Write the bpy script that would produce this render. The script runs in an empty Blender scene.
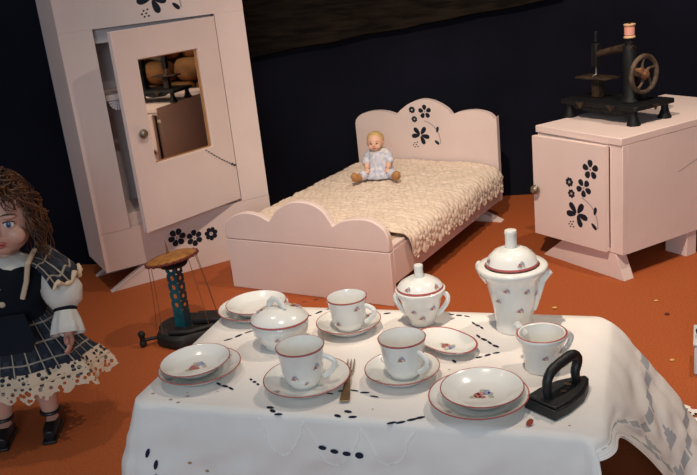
import bpy, bmesh, math, random
from math import pi, sin, cos, radians, sqrt, atan2
from mathutils import Vector, Matrix, Euler, noise
random.seed(7)
S = bpy.context.scene
COL = S.collection

# ------------------------------------------------------------------ materials
def mat(name, col, rough=.6, spec=.5, metal=0., var=0., vscale=20., bump=0., bscale=80., col2=None, coat=0., stretch=None):
    m = bpy.data.materials.new(name); m.use_nodes = True
    nt = m.node_tree; N = nt.nodes; L = nt.links
    b = N['Principled BSDF']
    b.inputs['Base Color'].default_value = (*col, 1); b.inputs['Roughness'].default_value = rough
    b.inputs['Metallic'].default_value = metal; b.inputs['Specular IOR Level'].default_value = spec
    b.inputs['Coat Weight'].default_value = coat; b.inputs['Coat Roughness'].default_value = .06
    vec = None
    if var or bump:
        tc = N.new('ShaderNodeTexCoord'); mp = N.new('ShaderNodeMapping'); L.new(tc.outputs['Object'], mp.inputs['Vector'])
        if stretch: mp.inputs['Scale'].default_value = stretch
        vec = mp.outputs['Vector']
    if var:
        n = N.new('ShaderNodeTexNoise'); n.inputs['Scale'].default_value = vscale; n.inputs['Detail'].default_value = 5
        L.new(vec, n.inputs['Vector'])
        r = N.new('ShaderNodeValToRGB')
        c2 = col2 or tuple(c*(1-var) for c in col)
        r.color_ramp.elements[0].position = .35; r.color_ramp.elements[1].position = .65
        r.color_ramp.elements[0].color = (*c2, 1); r.color_ramp.elements[1].color = (*col, 1)
        L.new(n.outputs['Fac'], r.inputs['Fac']); L.new(r.outputs['Color'], b.inputs['Base Color'])
    if bump:
        n2 = N.new('ShaderNodeTexNoise'); n2.inputs['Scale'].default_value = bscale; n2.inputs['Detail'].default_value = 4
        L.new(vec, n2.inputs['Vector'])
        bp = N.new('ShaderNodeBump'); bp.inputs['Strength'].default_value = bump; bp.inputs['Distance'].default_value = .003
        L.new(n2.outputs['Fac'], bp.inputs['Height']); L.new(bp.outputs['Normal'], b.inputs['Normal'])
    return m

M = {}
M['paint'] = mat('pink_paint', (.80, .63, .57), .55, .35, var=.05, vscale=9, bump=.15, bscale=60)
M['stencil'] = mat('stencil_black', (.008, .012, .022), .6, .3)
M['stem'] = mat('stencil_grey', (.36, .30, .31), .6, .3)
M['seam'] = mat('seam_line', (.10, .07, .07), .9, .1)
M['floor'] = mat('orange_floor', (.42, .100, .026), .75, .25, var=.25, vscale=260, bump=.25, bscale=300, col2=(.33, .074, .019))
M['black'] = mat('backdrop_black', (.0085, .0088, .0160), .95, .1, var=.4, vscale=3)
M['beam'] = mat('old_wood', (.018, .012, .008), .9, .1, var=.7, vscale=10, bump=.8, bscale=25, stretch=(1, 4, 7))
M['stone'] = mat('stone', (.40, .19, .075), .9, .2, var=.75, vscale=9, bump=.9, bscale=25)
M['mortar'] = mat('mortar', (.03, .02, .014), .95, .1)
M['china'] = mat('white_china', (.80, .78, .73), .18, .5, coat=.5)
M['rim'] = mat('red_rim', (.42, .095, .09), .25, .5, coat=.4)
M['fl_red'] = mat('flower_red', (.50, .18, .15), .3)
M['fl_blue'] = mat('flower_blue', (.34, .36, .52), .3)
M['fl_green'] = mat('flower_green', (.45, .44, .30), .3)
M['fl_pink'] = mat('flower_pink', (.58, .26, .25), .3)
M['cloth'] = mat('white_cotton', (.84, .79, .745), .9, .15, var=.04, vscale=25, bump=.25, bscale=45)
M['hole'] = mat('cutwork_dark', (.018, .022, .045), .9, .1)
M['grey_net'] = mat('cutwork_net', (.42, .44, .46), .9, .1)
M['thread'] = mat('white_thread', (.88, .86, .84), .8, .2)
M['stain'] = mat('brown_spot', (.42, .27, .16), .9, .1)
M['quilt'] = mat('cream_crochet', (.84, .67, .53), .95, .1, var=.12, vscale=40, bump=.7, bscale=240)
M['tan'] = mat('tan_ticking', (.58, .40, .25), .9, .1, var=.2, vscale=30)
M['iron'] = mat('black_iron', (.010, .010, .011), .5, .5, var=.3, vscale=60, bump=.5, bscale=90)
M['rust'] = mat('rust', (.26, .12, .06), .8, .2, var=.5, vscale=50)
M['brass'] = mat('aged_brass', (.38, .25, .13), .38, .5, metal=.85, var=.35, vscale=60)
M['silverish'] = mat('dull_silver', (.50, .45, .36), .35, .5, metal=.8)
M['knob'] = mat('knob_metal', (.30, .24, .18), .4, .5, metal=.7, var=.4, vscale=90)
M['skin'] = mat('bisque_skin', (.62, .33, .245), .45, .4, var=.12, vscale=14)
M['babyskin'] = mat('baby_bisque', (.75, .43, .30), .5, .4)
M['lip'] = mat('lip_red', (.42, .09, .08), .4)
M['eye'] = mat('eye_dark', (.012, .012, .02), .12, .6)
M['eyewhite'] = mat('eye_white', (.75, .72, .70), .2, .5)
M['iris'] = mat('eye_blue', (.10, .14, .24), .15, .6)
M['hair'] = mat('auburn_hair', (.17, .060, .020), .5, .4, var=.6, vscale=45, col2=(.035, .014, .008))
M['blond'] = mat('blond_hair', (.66, .43, .17), .5, .3, var=.25, vscale=90)
M['navy'] = mat('navy_velvet', (.006, .008, .014), .9, .2)
M['white_fab'] = mat('white_blouse', (.70, .65, .58), .85, .2, var=.1, vscale=30, bump=.5, bscale=60)
M['cream_lace'] = mat('cream_lace', (.62, .47, .33), .9, .1)
M['blackshoe'] = mat('black_shoe', (.006, .006, .007), .5, .5)
M['babydress'] = mat('baby_dress', (.76, .70, .70), .85, .2, var=.6, vscale=90, col2=(.44, .48, .60))
M['boot'] = mat('tan_boot', (.46, .22, .08), .6, .3)
M['turq'] = mat('turquoise_tin', (.006, .115, .140), .45, .5, var=.45, vscale=50)
M['turqdark'] = mat('dark_tin', (.008, .022, .028), .5, .5)
M['orange_tin'] = mat('orange_tin', (.42, .17, .035), .6, .35, var=.5, vscale=40, col2=(.22, .085, .02))
M['darkred'] = mat('dark_red_tin', (.13, .025, .016), .6, .3)
M['string'] = mat('brown_string', (.16, .07, .035), .9, .1)
M['darkbase'] = mat('dark_base', (.016, .013, .012), .6, .4, var=.5, vscale=30, bump=.5, bscale=40)
M['machine'] = mat('black_machine', (.005, .005, .006), .6, .3, var=.3, vscale=40)
M['gilt'] = mat('worn_gilt', (.060, .034, .018), .65, .25, metal=.0, var=.6, vscale=70, col2=(.015, .010, .008))
M['wheel_iron'] = mat('brown_wheel', (.13, .085, .055), .6, .3, var=.6, vscale=60)
M['spoolwood'] = mat('spool_wood', (.62, .40, .22), .6, .3)
M['spoolthread'] = mat('pink_thread', (.72, .33, .26), .8, .2)
M['inner'] = mat('inner_shade_grey', (.60, .55, .56), .7, .2)  # door's shade put into the wardrobe interior's grey; also the fan's own grey
M['petal'] = mat('dry_petal', (.30, .06, .03), .8, .2)
M['straw'] = mat('straw_crumb', (.62, .38, .12), .8, .2)
M['box'] = mat('pale_blue_enamel', (.55, .58, .60), .5, .4)
M['bead'] = mat('dark_bead', (.02, .015, .015), .6, .3)

mm = mat('mirror_glass', (.80, .74, .66), .02, .5, metal=1.0); M['mirror'] = mm

def plaid():
    m = bpy.data.materials.new('navy_plaid'); m.use_nodes = True
    nt = m.node_tree; N = nt.nodes; L = nt.links; b = N['Principled BSDF']; b.inputs['Roughness'].default_value = .9
    uv = N.new('ShaderNodeUVMap'); sp = N.new('ShaderNodeSeparateXYZ'); L.new(uv.outputs['UV'], sp.inputs['Vector'])
    def stripes(out, n, w, ph=0.):
        a = N.new('ShaderNodeMath'); a.operation = 'MULTIPLY_ADD'; a.inputs[1].default_value = n; a.inputs[2].default_value = ph; L.new(out, a.inputs[0])
        f = N.new('ShaderNodeMath'); f.operation = 'FRACT'; L.new(a.outputs[0], f.inputs[0])
        c = N.new('ShaderNodeMath'); c.operation = 'LESS_THAN'; c.inputs[1].default_value = w; L.new(f.outputs[0], c.inputs[0])
        return c.outputs[0]
    def mx(fac, a, colr):
        x = N.new('ShaderNodeMix'); x.data_type = 'RGBA'; L.new(fac, x.inputs['Factor'])
        if isinstance(a, tuple): x.inputs['A'].default_value = (*a, 1)
        else: L.new(a, x.inputs['A'])
        x.inputs['B'].default_value = (*colr, 1); return x.outputs['Result']
    U, V = sp.outputs['X'], sp.outputs['Y']
    c = mx(stripes(U, 1, .45), (.006, .009, .018), (.028, .034, .052))
    c = mx(stripes(V, 1, .45), c, (.014, .018, .030))
    c = mx(stripes(U, 1, .10, .3), c, (.34, .29, .23))
    c = mx(stripes(V, 1, .10, .3), c, (.30, .25, .20))
    L.new(c, b.inputs['Base Color'])
    return m
M['plaid'] = plaid()

def lace(name, col, scale):
    m = bpy.data.materials.new(name); m.use_nodes = True
    nt = m.node_tree; N = nt.nodes; L = nt.links; b = N['Principled BSDF']
    b.inputs['Base Color'].default_value = (*col, 1); b.inputs['Roughness'].default_value = .9
    tc = N.new('ShaderNodeTexCoord'); v = N.new('ShaderNodeTexVoronoi'); v.inputs['Scale'].default_value = scale
    L.new(tc.outputs['Object'], v.inputs['Vector'])
    c = N.new('ShaderNodeMath'); c.operation = 'GREATER_THAN'; c.inputs[1].default_value = .42; L.new(v.outputs['Distance'], c.inputs[0])
    L.new(c.outputs[0], b.inputs['Alpha'])
    return m
M['lace_doll'] = lace('openwork_lace', (.62, .47, .34), 105)
M['lace_cloth'] = lace('openwork_white_lace', (.80, .74, .68), 75)

# ------------------------------------------------------------------ mesh builder
class MB:
    def __init__(s): s.v = []; s.f = []; s.mi = []; s.uv = {}
    def add(s, vs, fs, m=0, uvs=None):
        o = len(s.v); s.v += [tuple(v) for v in vs]
        for i, f in enumerate(fs):
            if uvs: s.uv[len(s.f)] = uvs[i]
            s.f.append(tuple(o+k for k in f)); s.mi.append(m[i] if isinstance(m, list) else m)
        return s
    def box(s, x0, x1, y0, y1, z0, z1, m=0):
        vs = [(x, y, z) for z in (z0, z1) for y in (y0, y1) for x in (x0, x1)]
        return s.add(vs, [(0, 2, 3, 1), (4, 5, 7, 6), (0, 1, 5, 4), (2, 6, 7, 3), (0, 4, 6, 2), (1, 3, 7, 5)], m)
    def prism(s, pts, y0, y1, m=0):           # outline (x,z) extruded along y
        n = len(pts); vs = [(x, y0, z) for x, z in pts]+[(x, y1, z) for x, z in pts]
        fs = [tuple(range(n)), tuple(range(2*n-1, n-1, -1))]+[(i, i+n, (i+1) % n+n, (i+1) % n) for i in range(n)]
        return s.add(vs, fs, m)
    def prismz(s, pts, z0, z1, m=0):          # outline (x,y) extruded along z
        n = len(pts); vs = [(x, y, z0) for x, y in pts]+[(x, y, z1) for x, y in pts]
        fs = [tuple(range(n-1, -1, -1)), tuple(range(n, 2*n))]+[(i, (i+1) % n, (i+1) % n+n, i+n) for i in range(n)]
        return s.add(vs, fs, m)
    def frame(s, X, Z, x, z, y0, y1, m=0):    # rectangular panel X,Z with rectangular hole x,z
        o = [(X[0], Z[0]), (X[1], Z[0]), (X[1], Z[1]), (X[0], Z[1])]; i = [(x[0], z[0]), (x[1], z[0]), (x[1], z[1]), (x[0], z[1])]
        vs = [(a, y0, b) for a, b in o+i]+[(a, y1, b) for a, b in o+i]; fs = []
        for k in range(4):
            n = (k+1) % 4
            fs += [(k, n, n+4, k+4), (n+8, k+8, k+12, n+12), (n, k, k+8, n+8), (k+4, n+4, n+12, k+12)]
        return s.add(vs, fs, m)
    def lathe(s, prof, n=48, mats=None, c=(0, 0, 0), sx=1, sy=1, rot=None, fn=None, wrapuv=None):
        vs = []; rings = []
        for r, z in prof:
            if r == 0: rings.append([len(vs)]); vs.append((0, 0, z))
            else:
                rings.append(list(range(len(vs), len(vs)+n)))
                for k in range(n):
                    a = 2*pi*k/n; rr = r*(fn(a, z) if fn else 1); vs.append((rr*cos(a)*sx, rr*sin(a)*sy, z))
        fs = []; ms = []; uvs = []
        for i in range(len(rings)-1):
            A, B = rings[i], rings[i+1]; mi = mats[i] if mats else 0
            for k in range(n):
                k2 = (k+1) % n
                if len(A) == 1 and len(B) == 1: continue
                if len(A) == 1: f = (A[0], B[k2], B[k])
                elif len(B) == 1: f = (A[k], A[k2], B[0])
                else: f = (A[k], A[k2], B[k2], B[k])
                fs.append(f); ms.append(mi)
                if wrapuv:
                    q = [(k*wrapuv[0]/n, i*wrapuv[1]), ((k+1)*wrapuv[0]/n, i*wrapuv[1]), ((k+1)*wrapuv[0]/n, (i+1)*wrapuv[1]), (k*wrapuv[0]/n, (i+1)*wrapuv[1])]
                    uvs.append(q[:len(f)])
        R = rot.to_3x3() if rot else Matrix.Identity(3); C = Vector(c)
        return s.add([R @ Vector(v)+C for v in vs], fs, ms, uvs if wrapuv else None)
    def tube(s, pts, r, n=10, m=0, closed=False, flat=1., up=None):
        P = [Vector(p) for p in pts]; N = len(P); rs = r if isinstance(r, (list, tuple)) else [r]*N
        vs = []; prev = Vector(up) if up else None
        for i in range(N):
            if closed: t = P[(i+1) % N]-P[i-1]
            else: t = P[min(i+1, N-1)]-P[max(i-1, 0)]
            if t.length < 1e-9: t = Vector((0, 0, 1))
            t.normalize()
            if prev is None: prev = Vector((0, 0, 1)) if abs(t.z) < .9 else Vector((1, 0, 0))
            x = prev-t*prev.dot(t)
            if x.length < 1e-6: x = t.orthogonal()
            x.normalize(); y = t.cross(x); prev = x
            for k in range(n):
                a = 2*pi*k/n; vs.append(P[i]+(x*cos(a)+y*sin(a)*flat)*rs[i])
        fs = []
        for i in range(N if closed else N-1):
            j = (i+1) % N
            for k in range(n):
                k2 = (k+1) % n; fs.append((i*n+k, i*n+k2, j*n+k2, j*n+k))
        if not closed: fs += [tuple(range(n-1, -1, -1)), tuple(range((N-1)*n, N*n))]
        return s.add(vs, fs, m)
    def ball(s, c, r, m=0, rot=None, n=20, k=12):
        if not isinstance(r, (tuple, list)): r = (r, r, r)
        prof = [(sin(pi*i/k), -cos(pi*i/k)) for i in range(k+1)]; prof[0] = (0, -1); prof[-1] = (0, 1)
        t = MB(); t.lathe(prof, n)
        R = rot.to_3x3() if rot else Matrix.Identity(3)
        return s.add([R @ Vector((v[0]*r[0], v[1]*r[1], v[2]*r[2]))+Vector(c) for v in t.v], t.f, m)
    def patch(s, c, nrm, rx, ry, ang=0, m=0, n=10, drop=0.):   # small painted mark; drop>0 makes a petal narrow at one end
        nrm = Vector(nrm).normalized(); ref = Vector((0, 0, 1)) if abs(nrm.z) < .9 else Vector((0, 1, 0))
        x = ref.cross(nrm).normalized(); y = nrm.cross(x); c = Vector(c)
        vs = []
        for i in range(n):
            a = 2*pi*i/n; u = cos(a)*rx; w = sin(a)*ry*(1+drop*cos(a))
            vs.append(c+x*(u*cos(ang)-w*sin(ang))+y*(u*sin(ang)+w*cos(ang)))
        return s.add(vs, [tuple(range(n))], m)
    def build(s, name, mats, parent=None, smooth=35, bevel=0., loc=None, rot=None, remesh=0., subsurf=0, keepn=False):
        me = bpy.data.meshes.new(name); me.from_pydata(s.v, [], s.f)
        if s.uv:
            l = me.uv_layers.new(name='UVMap')
            for fi, q in s.uv.items():
                p = me.polygons[fi]
                for j, li in enumerate(p.loop_indices): l.data[li].uv = q[j]
        for k in (mats if isinstance(mats, (list, tuple)) else [mats]): me.materials.append(M[k])
        for p, k in zip(me.polygons, s.mi): p.material_index = k
        if not keepn:
            bm = bmesh.new(); bm.from_mesh(me); bmesh.ops.recalc_face_normals(bm, faces=bm.faces); bm.to_mesh(me); bm.free()
        if smooth:
            me.shade_smooth(); me.set_sharp_from_angle(angle=radians(smooth))
        o = bpy.data.objects.new(name, me); COL.objects.link(o)
        if parent: o.parent = parent
        if loc: o.location = loc
        if rot: o.rotation_euler = rot
        if bevel:
            b = o.modifiers.new('bevel', 'BEVEL'); b.width = bevel; b.segments = 2; b.limit_method = 'ANGLE'; b.angle_limit = radians(40)
        if remesh:
            r = o.modifiers.new('remesh', 'REMESH'); r.mode = 'VOXEL'; r.voxel_size = remesh; r.use_smooth_shade = True
            sm = o.modifiers.new('smooth', 'SMOOTH'); sm.factor = .5; sm.iterations = 4
        if subsurf:
            q = o.modifiers.new('sub', 'SUBSURF'); q.levels = subsurf; q.render_levels = subsurf
        return o

def tag(o, label=None, cat=None, group=None, kind=None):
    if label: o['label'] = label
    if cat: o['category'] = cat
    if group: o['group'] = group
    if kind: o['kind'] = kind
    return o
def thing(name, label, cat, loc=(0, 0, 0), rz=0., group=None):
    o = bpy.data.objects.new(name, None); o.empty_display_size = .03; COL.objects.link(o)
    o.location = loc; o.rotation_euler = (0, 0, rz); return tag(o, label, cat, group)

# frames of the big pieces: origin + yaw; local x runs along the front, y goes back
WF = ((-.654, 2.1349, 0), .4913); BF = ((-.3148, 2.0821, 0), -.5594); CF = ((.5007, 2.0727, 0), -1.0761); TF = ((-.3252, 1.0417, 0), -.346)
def W2(F, a, b, z=0.):
    c, s_ = cos(F[1]), sin(F[1]); return Vector((F[0][0]+c*a-s_*b, F[0][1]+s_*a+c*b, z))

# ------------------------------------------------------------------ stencilled flowers
def flower(mb, cx, cz, r, y, m, n=5, ph=0.3):
    for k in range(n):
        a = ph+2*pi*k/n
        mb.patch((cx+cos(a)*r*.64, y, cz+sin(a)*r*.64), (0, -1, 0), r*.40, r*.33, a, m, 12, .25)
    mb.patch((cx, y, cz), (0, -1, 0), r*.14, r*.14, 0, m+1, 8)
def splay(mb, cx, cz, r, y, m, angs):
    for d in angs:
        a = radians(d); mb.patch((cx+cos(a)*r*.56, y, cz+sin(a)*r*.56), (0, -1, 0), r*.47, r*.23, a, m, 14, .35)
def stroke(mb, pts, w, y, m):
    vs = []; n = len(pts)
    for i, (x, z) in enumerate(pts):
        x0, z0 = pts[max(0, i-1)]; x1, z1 = pts[min(n-1, i+1)]; d = Vector((x1-x0, z1-z0)).normalized()
        vs += [(x-d.y*w, y, z+d.x*w), (x+d.y*w, y, z-d.x*w)]
    mb.add(vs, [(2*i, 2*i+1, 2*i+3, 2*i+2) for i in range(n-1)], m)
def bez(p0, p1, p2, n=12):
    return [tuple((1-t)**2*a+2*t*(1-t)*b+t*t*c for a, b, c in zip(p0, p1, p2)) for t in [i/n for i in range(n+1)]]
def motif(mb, ox, oz, sc, y, m, fs=None, second=True):
    fs = fs or sc     # origin at the big splayed flower
    P = lambda x, z: (ox+x*sc, oz+z*sc)
    stroke(mb, bez(P(.016, .045), P(.066, .03), P(.066, -.026)), .0014*fs, y, m+1)
    flower(mb, *(P(.045, .120) if second else P(.020, .073)), .024*fs, y, m, 5, .35)
    if second: flower(mb, *P(.023, .071), .023*fs, y, m, 5, .9)
    flower(mb, *P(-.023, .079), .012*fs, y, m, 7, .1)
    flower(mb, *P(-.017, .050), .011*fs, y, m, 7, .4)
    splay(mb, *P(0, 0), .034*fs, y, m, (132, 55, 186, -12, -68))
    for (x, z, a) in ((.058, .018, 75), (.054, -.022, -42)):
        mb.patch((P(x, z)[0], y, P(x, z)[1]), (0, -1, 0), .011*fs, .0050*fs, radians(a), m, 10, .2)
    for x, z in ((-.013, -.022), (-.022, -.024), (-.017, -.030), (-.027, -.031), (-.022, -.037), (-.012, -.036)):
        mb.patch((P(x, z)[0], y, P(x, z)[1]), (0, -1, 0), .0026*sc, .0021*sc, .3, m, 7)

# ------------------------------------------------------------------ setting
mb = MB(); n = 2
mb.box(-5, 4, -1.6, 4, -.04, 0); fl = mb.build('floor', 'floor', smooth=0); tag(fl, kind='structure')
wd = Vector((1, -.2, 0)).normalized(); wn = Vector((.2, 1, 0)).normalized(); wo = Vector((.078, 2.738, 0))
mb = MB(); mb.box(-2.6, 1.75, 0, .06, 0, 2.4); bw = mb.build('wall_back', 'black', smooth=0, loc=wo, rot=(0, 0, atan2(-.2, 1))); tag(bw, kind='structure')
mb = MB(); mb.prismz([(-5, 3.248), (-.73, 2.394), (-.73, 2.85), (-5, 3.7)], 0, 2.4); tag(mb.build('wall_left', 'black', smooth=0), kind='structure')
# rough plank fixed across the back wall
mb = MB(); ps = []
NB = 26
for i in range(NB+1):
    x = -.9+1.55*i/NB; zb = .515+.095*(x+.33)+.006*noise.noise((x*9, 0, 0)); h = .27
    for (yy, zz) in ((-.001, zb), (-.035+.008*noise.noise((x*5, 3, 0)), zb+.006), (-.045+.012*noise.noise((x*4, 8, 0)), zb+h*.45), (-.03, zb+h), (-.001, zb+h)):
        ps.append((x, yy, zz))
mb.add(ps, [(5*i+k, 5*i+k+1, 5*i+k+6, 5*i+k+5) for i in range(NB) for k in range(4)]+[(0, 1, 2, 3, 4), tuple(5*NB+k for k in (4, 3, 2, 1, 0))])
tag(mb.build('trim_1', 'beam', smooth=50, loc=wo, rot=(0, 0, atan2(-.2, 1))), kind='structure')
# fieldstone wall on the right, seen in the wardrobe mirror
mb = MB(); mb.box(1.62, 1.70, -1.6, 2.42, 0, 2.4, 1)
z = .0; rr = random.Random(3)
while z < 1.9:
    h = rr.uniform(.055, .12); y = -1.5+rr.uniform(0, .1)
    while y < 2.3:
        w = min(rr.uniform(.09, .24), 2.36-y); n0 = len(mb.v)
        mb.ball((1.62, y+w/2, z+h/2), (.055+rr.uniform(0, .03), w*.49, h*.47), 0, n=14, k=9)
        for i in range(n0, len(mb.v)):
            v = Vector(mb.v[i]); d = Vector((v.x-1.62, (v.y-y-w/2)/(w*.5), (v.z-z-h/2)/(h*.5)))
            v.y = y+w/2+w*.49*max(-1, min(1, d.y*1.35)); v.z = z+h/2+h*.47*max(-1, min(1, d.z*1.3))
            v += Vector(noise.noise_vector(v*16))*.012; v.y = min(v.y, 2.375); v.z = max(v.z, .002); mb.v[i] = tuple(v)
        y += w
    z += h
tag(mb.build('wall_right', ['stone', 'mortar'], smooth=60), kind='structure')

# ------------------------------------------------------------------ wardrobe
wr = thing('doll_wardrobe', 'tall pink painted doll wardrobe with open mirrored door and flower stencils', 'wardrobe', WF[0], WF[1])
w, d, zt = .4957, .193, .93
mb = MB(); mb.box(0, .018, .016, d-.012, .057, zt); mb.build('side_panel', 'paint', wr, bevel=.0015)
mb = MB(); mb.box(w-.018, w, .016, d-.012, .057, zt); mb.build('side_panel', 'paint', wr, bevel=.0015)
mb = MB(); mb.box(0, w, d-.012, d, .057, zt); mb.build('back_panel', 'inner', wr)
mb = MB(); mb.box(.018, w-.018, .016, d-.012, zt-.02, zt); mb.build('top_panel', 'paint', wr)
mb = MB(); mb.box(.018, w-.018, .016, d-.012, .057, .075); mb.build('bottom_panel', 'paint', wr)
mb = MB(); mb.box(0, .085, 0, .016, .1635, .685); mb.build('stile', 'paint', wr, bevel=.0006)
mb = MB(); mb.box(.4115, w, 0, .016, .1635, .685); mb.build('stile', 'paint', wr, bevel=.0006)
mb = MB(); mb.box(0, w, 0, .016, .6852, zt); motif(mb, .248, .742, 1.15, -.0006, 1)
tag(mb.build('header_board', ['paint', 'stencil', 'stem'], wr, bevel=.0), 'pink board with black flower stencil')
mb = MB(); mb.prism([(0, .057), (0, .163), (w, .163), (w, .057), (w, 0), (w-.004, 0), (w-.112, .056), (.112, .056), (.004, 0), (0, 0)][:4]+[], 0, .016)
for cx, cz, r, ph in ((.206, .106, .025, .1), (.255, .092, .023, .5), (.305, .092, .019, .2)): flower(mb, cx, cz, r, -.0006, 1, 6 if r > .02 else 7, ph)
tag(mb.build('base_board', ['paint', 'stencil', 'stem'], wr), 'pink lower board with three black stencilled flowers')
for b0 in (0., d-.03):
    mb = MB(); mb.prism([(.003, 0), (w-.003, 0), (w-.112, .057), (.112, .057)], b0, b0+.022); mb.build('foot', 'paint', wr, bevel=.001)
mb = MB(); mb.box(.0855, .4125, .022, .034, .145, .198); mb.build('sill', 'paint', wr, bevel=.001)
mb = MB(); mb.box(.0855, .4125, .03, .042, .648, .684); mb.build('inner_header', 'inner', wr)
mb = MB(); mb.box(.0185, w-.0185, .03, d-.013, .500, .515); mb.build('shelf', 'paint', wr, bevel=.001)
mb = MB(); mb.box(.0185, w-.0185, .036, d-.013, .185, .197); mb.build('shelf', 'paint', wr, bevel=.001)
# door: hinged on the right, swung open
L = .331; ang = radians(48.2)-WF[1]
dr = MB(); dr.frame((0, L), (.1705, .679), (.065, .258), (.341, .604), 0, .015)
# thin bevelled rabbet round the glass
door = dr.build('door', 'paint', wr, bevel=.0015, loc=(.099, -.1132, 0), rot=(0, 0, ang))
mb = MB(); mb.frame((.0655, .2575), (.3415, .6035), (.0675, .2545), (.3435, .6015), .006, .009); mb.build('mirror_bead', 'boot', door)
mb = MB(); mb.box(.0655, .2575, .0092, .0125, .3415, .6035); tag(mb.build('mirror', 'mirror', door, smooth=0), 'rectangular mirror glass in the door')
mb = MB(); mb.lathe([(0, .018), (.006, .018), (.0105, .014), (.012, .009), (.0095, .003), (.005, 0), (.005, -.002)], 20, c=(.036, 0, .424), rot=Euler((pi/2, 0, 0)).to_matrix())
tag(mb.build('knob', 'knob', door), 'round metal door knob')
# beaded string from the corner of the glass to the right stile
mb = MB(); a0 = Vector((.232, -.0018, .336)); a1 = Vector((.324, -.0018, .272))
for i in range(12):
    t = i/11; p = a0.lerp(a1, t)+Vector((0, 0, -.003*sin(pi*t)))
    mb.ball(p, (.0028, .0014, .0016) if i < 10 else (.005, .0018, .0028), 0, n=8, k=5)
    if i < 11: mb.tube([p, p+(a1-a0)/11], .0003, 5)
tag(mb.build('beaded_string', 'bead', door), 'dark beaded string hanging from the mirror corner')
# fluted fan hanging at shelf edge
mb = MB(); vs = [(0, 0, 0)]; K = 18
for i in range(K+1):
    a = pi+pi*i/K; vs.append((.024*cos(a), .003*(-1)**i, .024*sin(a)))
mb.add(vs+[(x, y+.0012, z) for x, y, z in vs], [(0, i, i+1) for i in range(1, K+1)]+[(K+2, K+2+i+1, K+2+i) for i in range(1, K+1)]+[(i, K+2+i, K+3+i, i+1) for i in range(1, K+1)])
fp = W2(WF, .1205, .021, .4995)
fan = mb.build('fluted_fan', 'inner', smooth=0, loc=fp, rot=(0, 0, WF[1])); tag(fan, 'small grey fluted fan hanging from the shelf inside the pink wardrobe', 'fan')

# ------------------------------------------------------------------ doll bed
bed = thing('doll_bed', 'pink painted doll bed with scalloped headboard and footboard', 'bed', BF[0], BF[1])
w, Lb = .478, .73
def smooth_outline(pts, keep=2, n=5):    # rounds a scalloped outline, leaving the straight ends and the notches sharp
    out = list(pts[:keep]); z = [p[1] for p in pts]
    for i in range(keep-1, len(pts)-keep):
        notch = lambda k: z[k] < z[k-1] and z[k] < z[k+1]
        p1, p2 = Vector(pts[i]), Vector(pts[i+1])
        p0 = p1*2-p2 if notch(i) or i == keep-1 else Vector(pts[i-1]); p3 = p2*2-p1 if notch(i+1) or i+2 >= len(pts) else Vector(pts[i+2])
        for k in range(1, n+1):
            t = k/n; out.append(tuple(.5*((2*p1)+(p2-p0)*t+(2*p0-5*p1+4*p2-p3)*t*t+(3*p1-p0-3*p2+p3)*t**3)))
    return out+list(pts[len(pts)-keep+1:])
foot = [(0, .1345), (0, .160), (.007, .179), (.036, .199), (.073, .208), (.112, .204), (.144, .190), (.155, .203), (.172, .221), (.208, .240), (.241, .2455), (.277, .241), (.306, .226), (.322, .204), (.330, .190), (.360, .205), (.404, .212), (.437, .209), (.464, .194), (.475, .177), (.478, .160), (.478, .1345)]
mb = MB(); mb.prism(smooth_outline(foot), 0, .018); tag(mb.build('footboard', 'paint', bed, bevel=.0025), 'scalloped upper board of the foot end')
mb = MB(); mb.box(0, w, 0, .018, 0.0, .1335); mb.build('end_board', 'paint', bed, bevel=.0015)
head = [(0, .0), (0, .285), (.006, .300), (.028, .316), (.068, .3245), (.112, .323), (.152, .312), (.163, .325), (.200, .3485), (.243, .360), (.286, .351), (.322, .330), (.337, .312), (.368, .322), (.412, .3255), (.452, .317), (.474, .298), (.478, .281), (.478, .0)]
mb = MB(); mb.prism([(x, z) if z > 0 else (x, .05) for x, z in smooth_outline(head)], Lb-.02, Lb); motif(mb, .229, .249, 1.0, Lb-.0206, 1, .88, False)
tag(mb.build('headboard', ['paint', 'stencil', 'stem'], bed), 'scalloped headboard with black flower stencil')
for a0 in (0., w-.016):
    mb = MB(); mb.box(a0, a0+.016, .0185, Lb-.0205, .052, .136); mb.build('side_rail', 'paint', bed, bevel=.001)
mb = MB(); mb.box(w-.03, w-.0005, .019, .082, .1365, .146); mb.build('corner_block', 'paint', bed, bevel=.001)
mb = MB(); mb.prism([(-.02, 0), (w+.020, 0), (w-.09, .05), (.09, .05)], Lb-.075, Lb-.045); mb.build('foot', 'paint', bed, bevel=.001)
mb = MB(); mb.box(.018, w-.018, .022, Lb-.0215, .06, .150); mb.build('mattress', 'tan', bed, bevel=.01)
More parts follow.
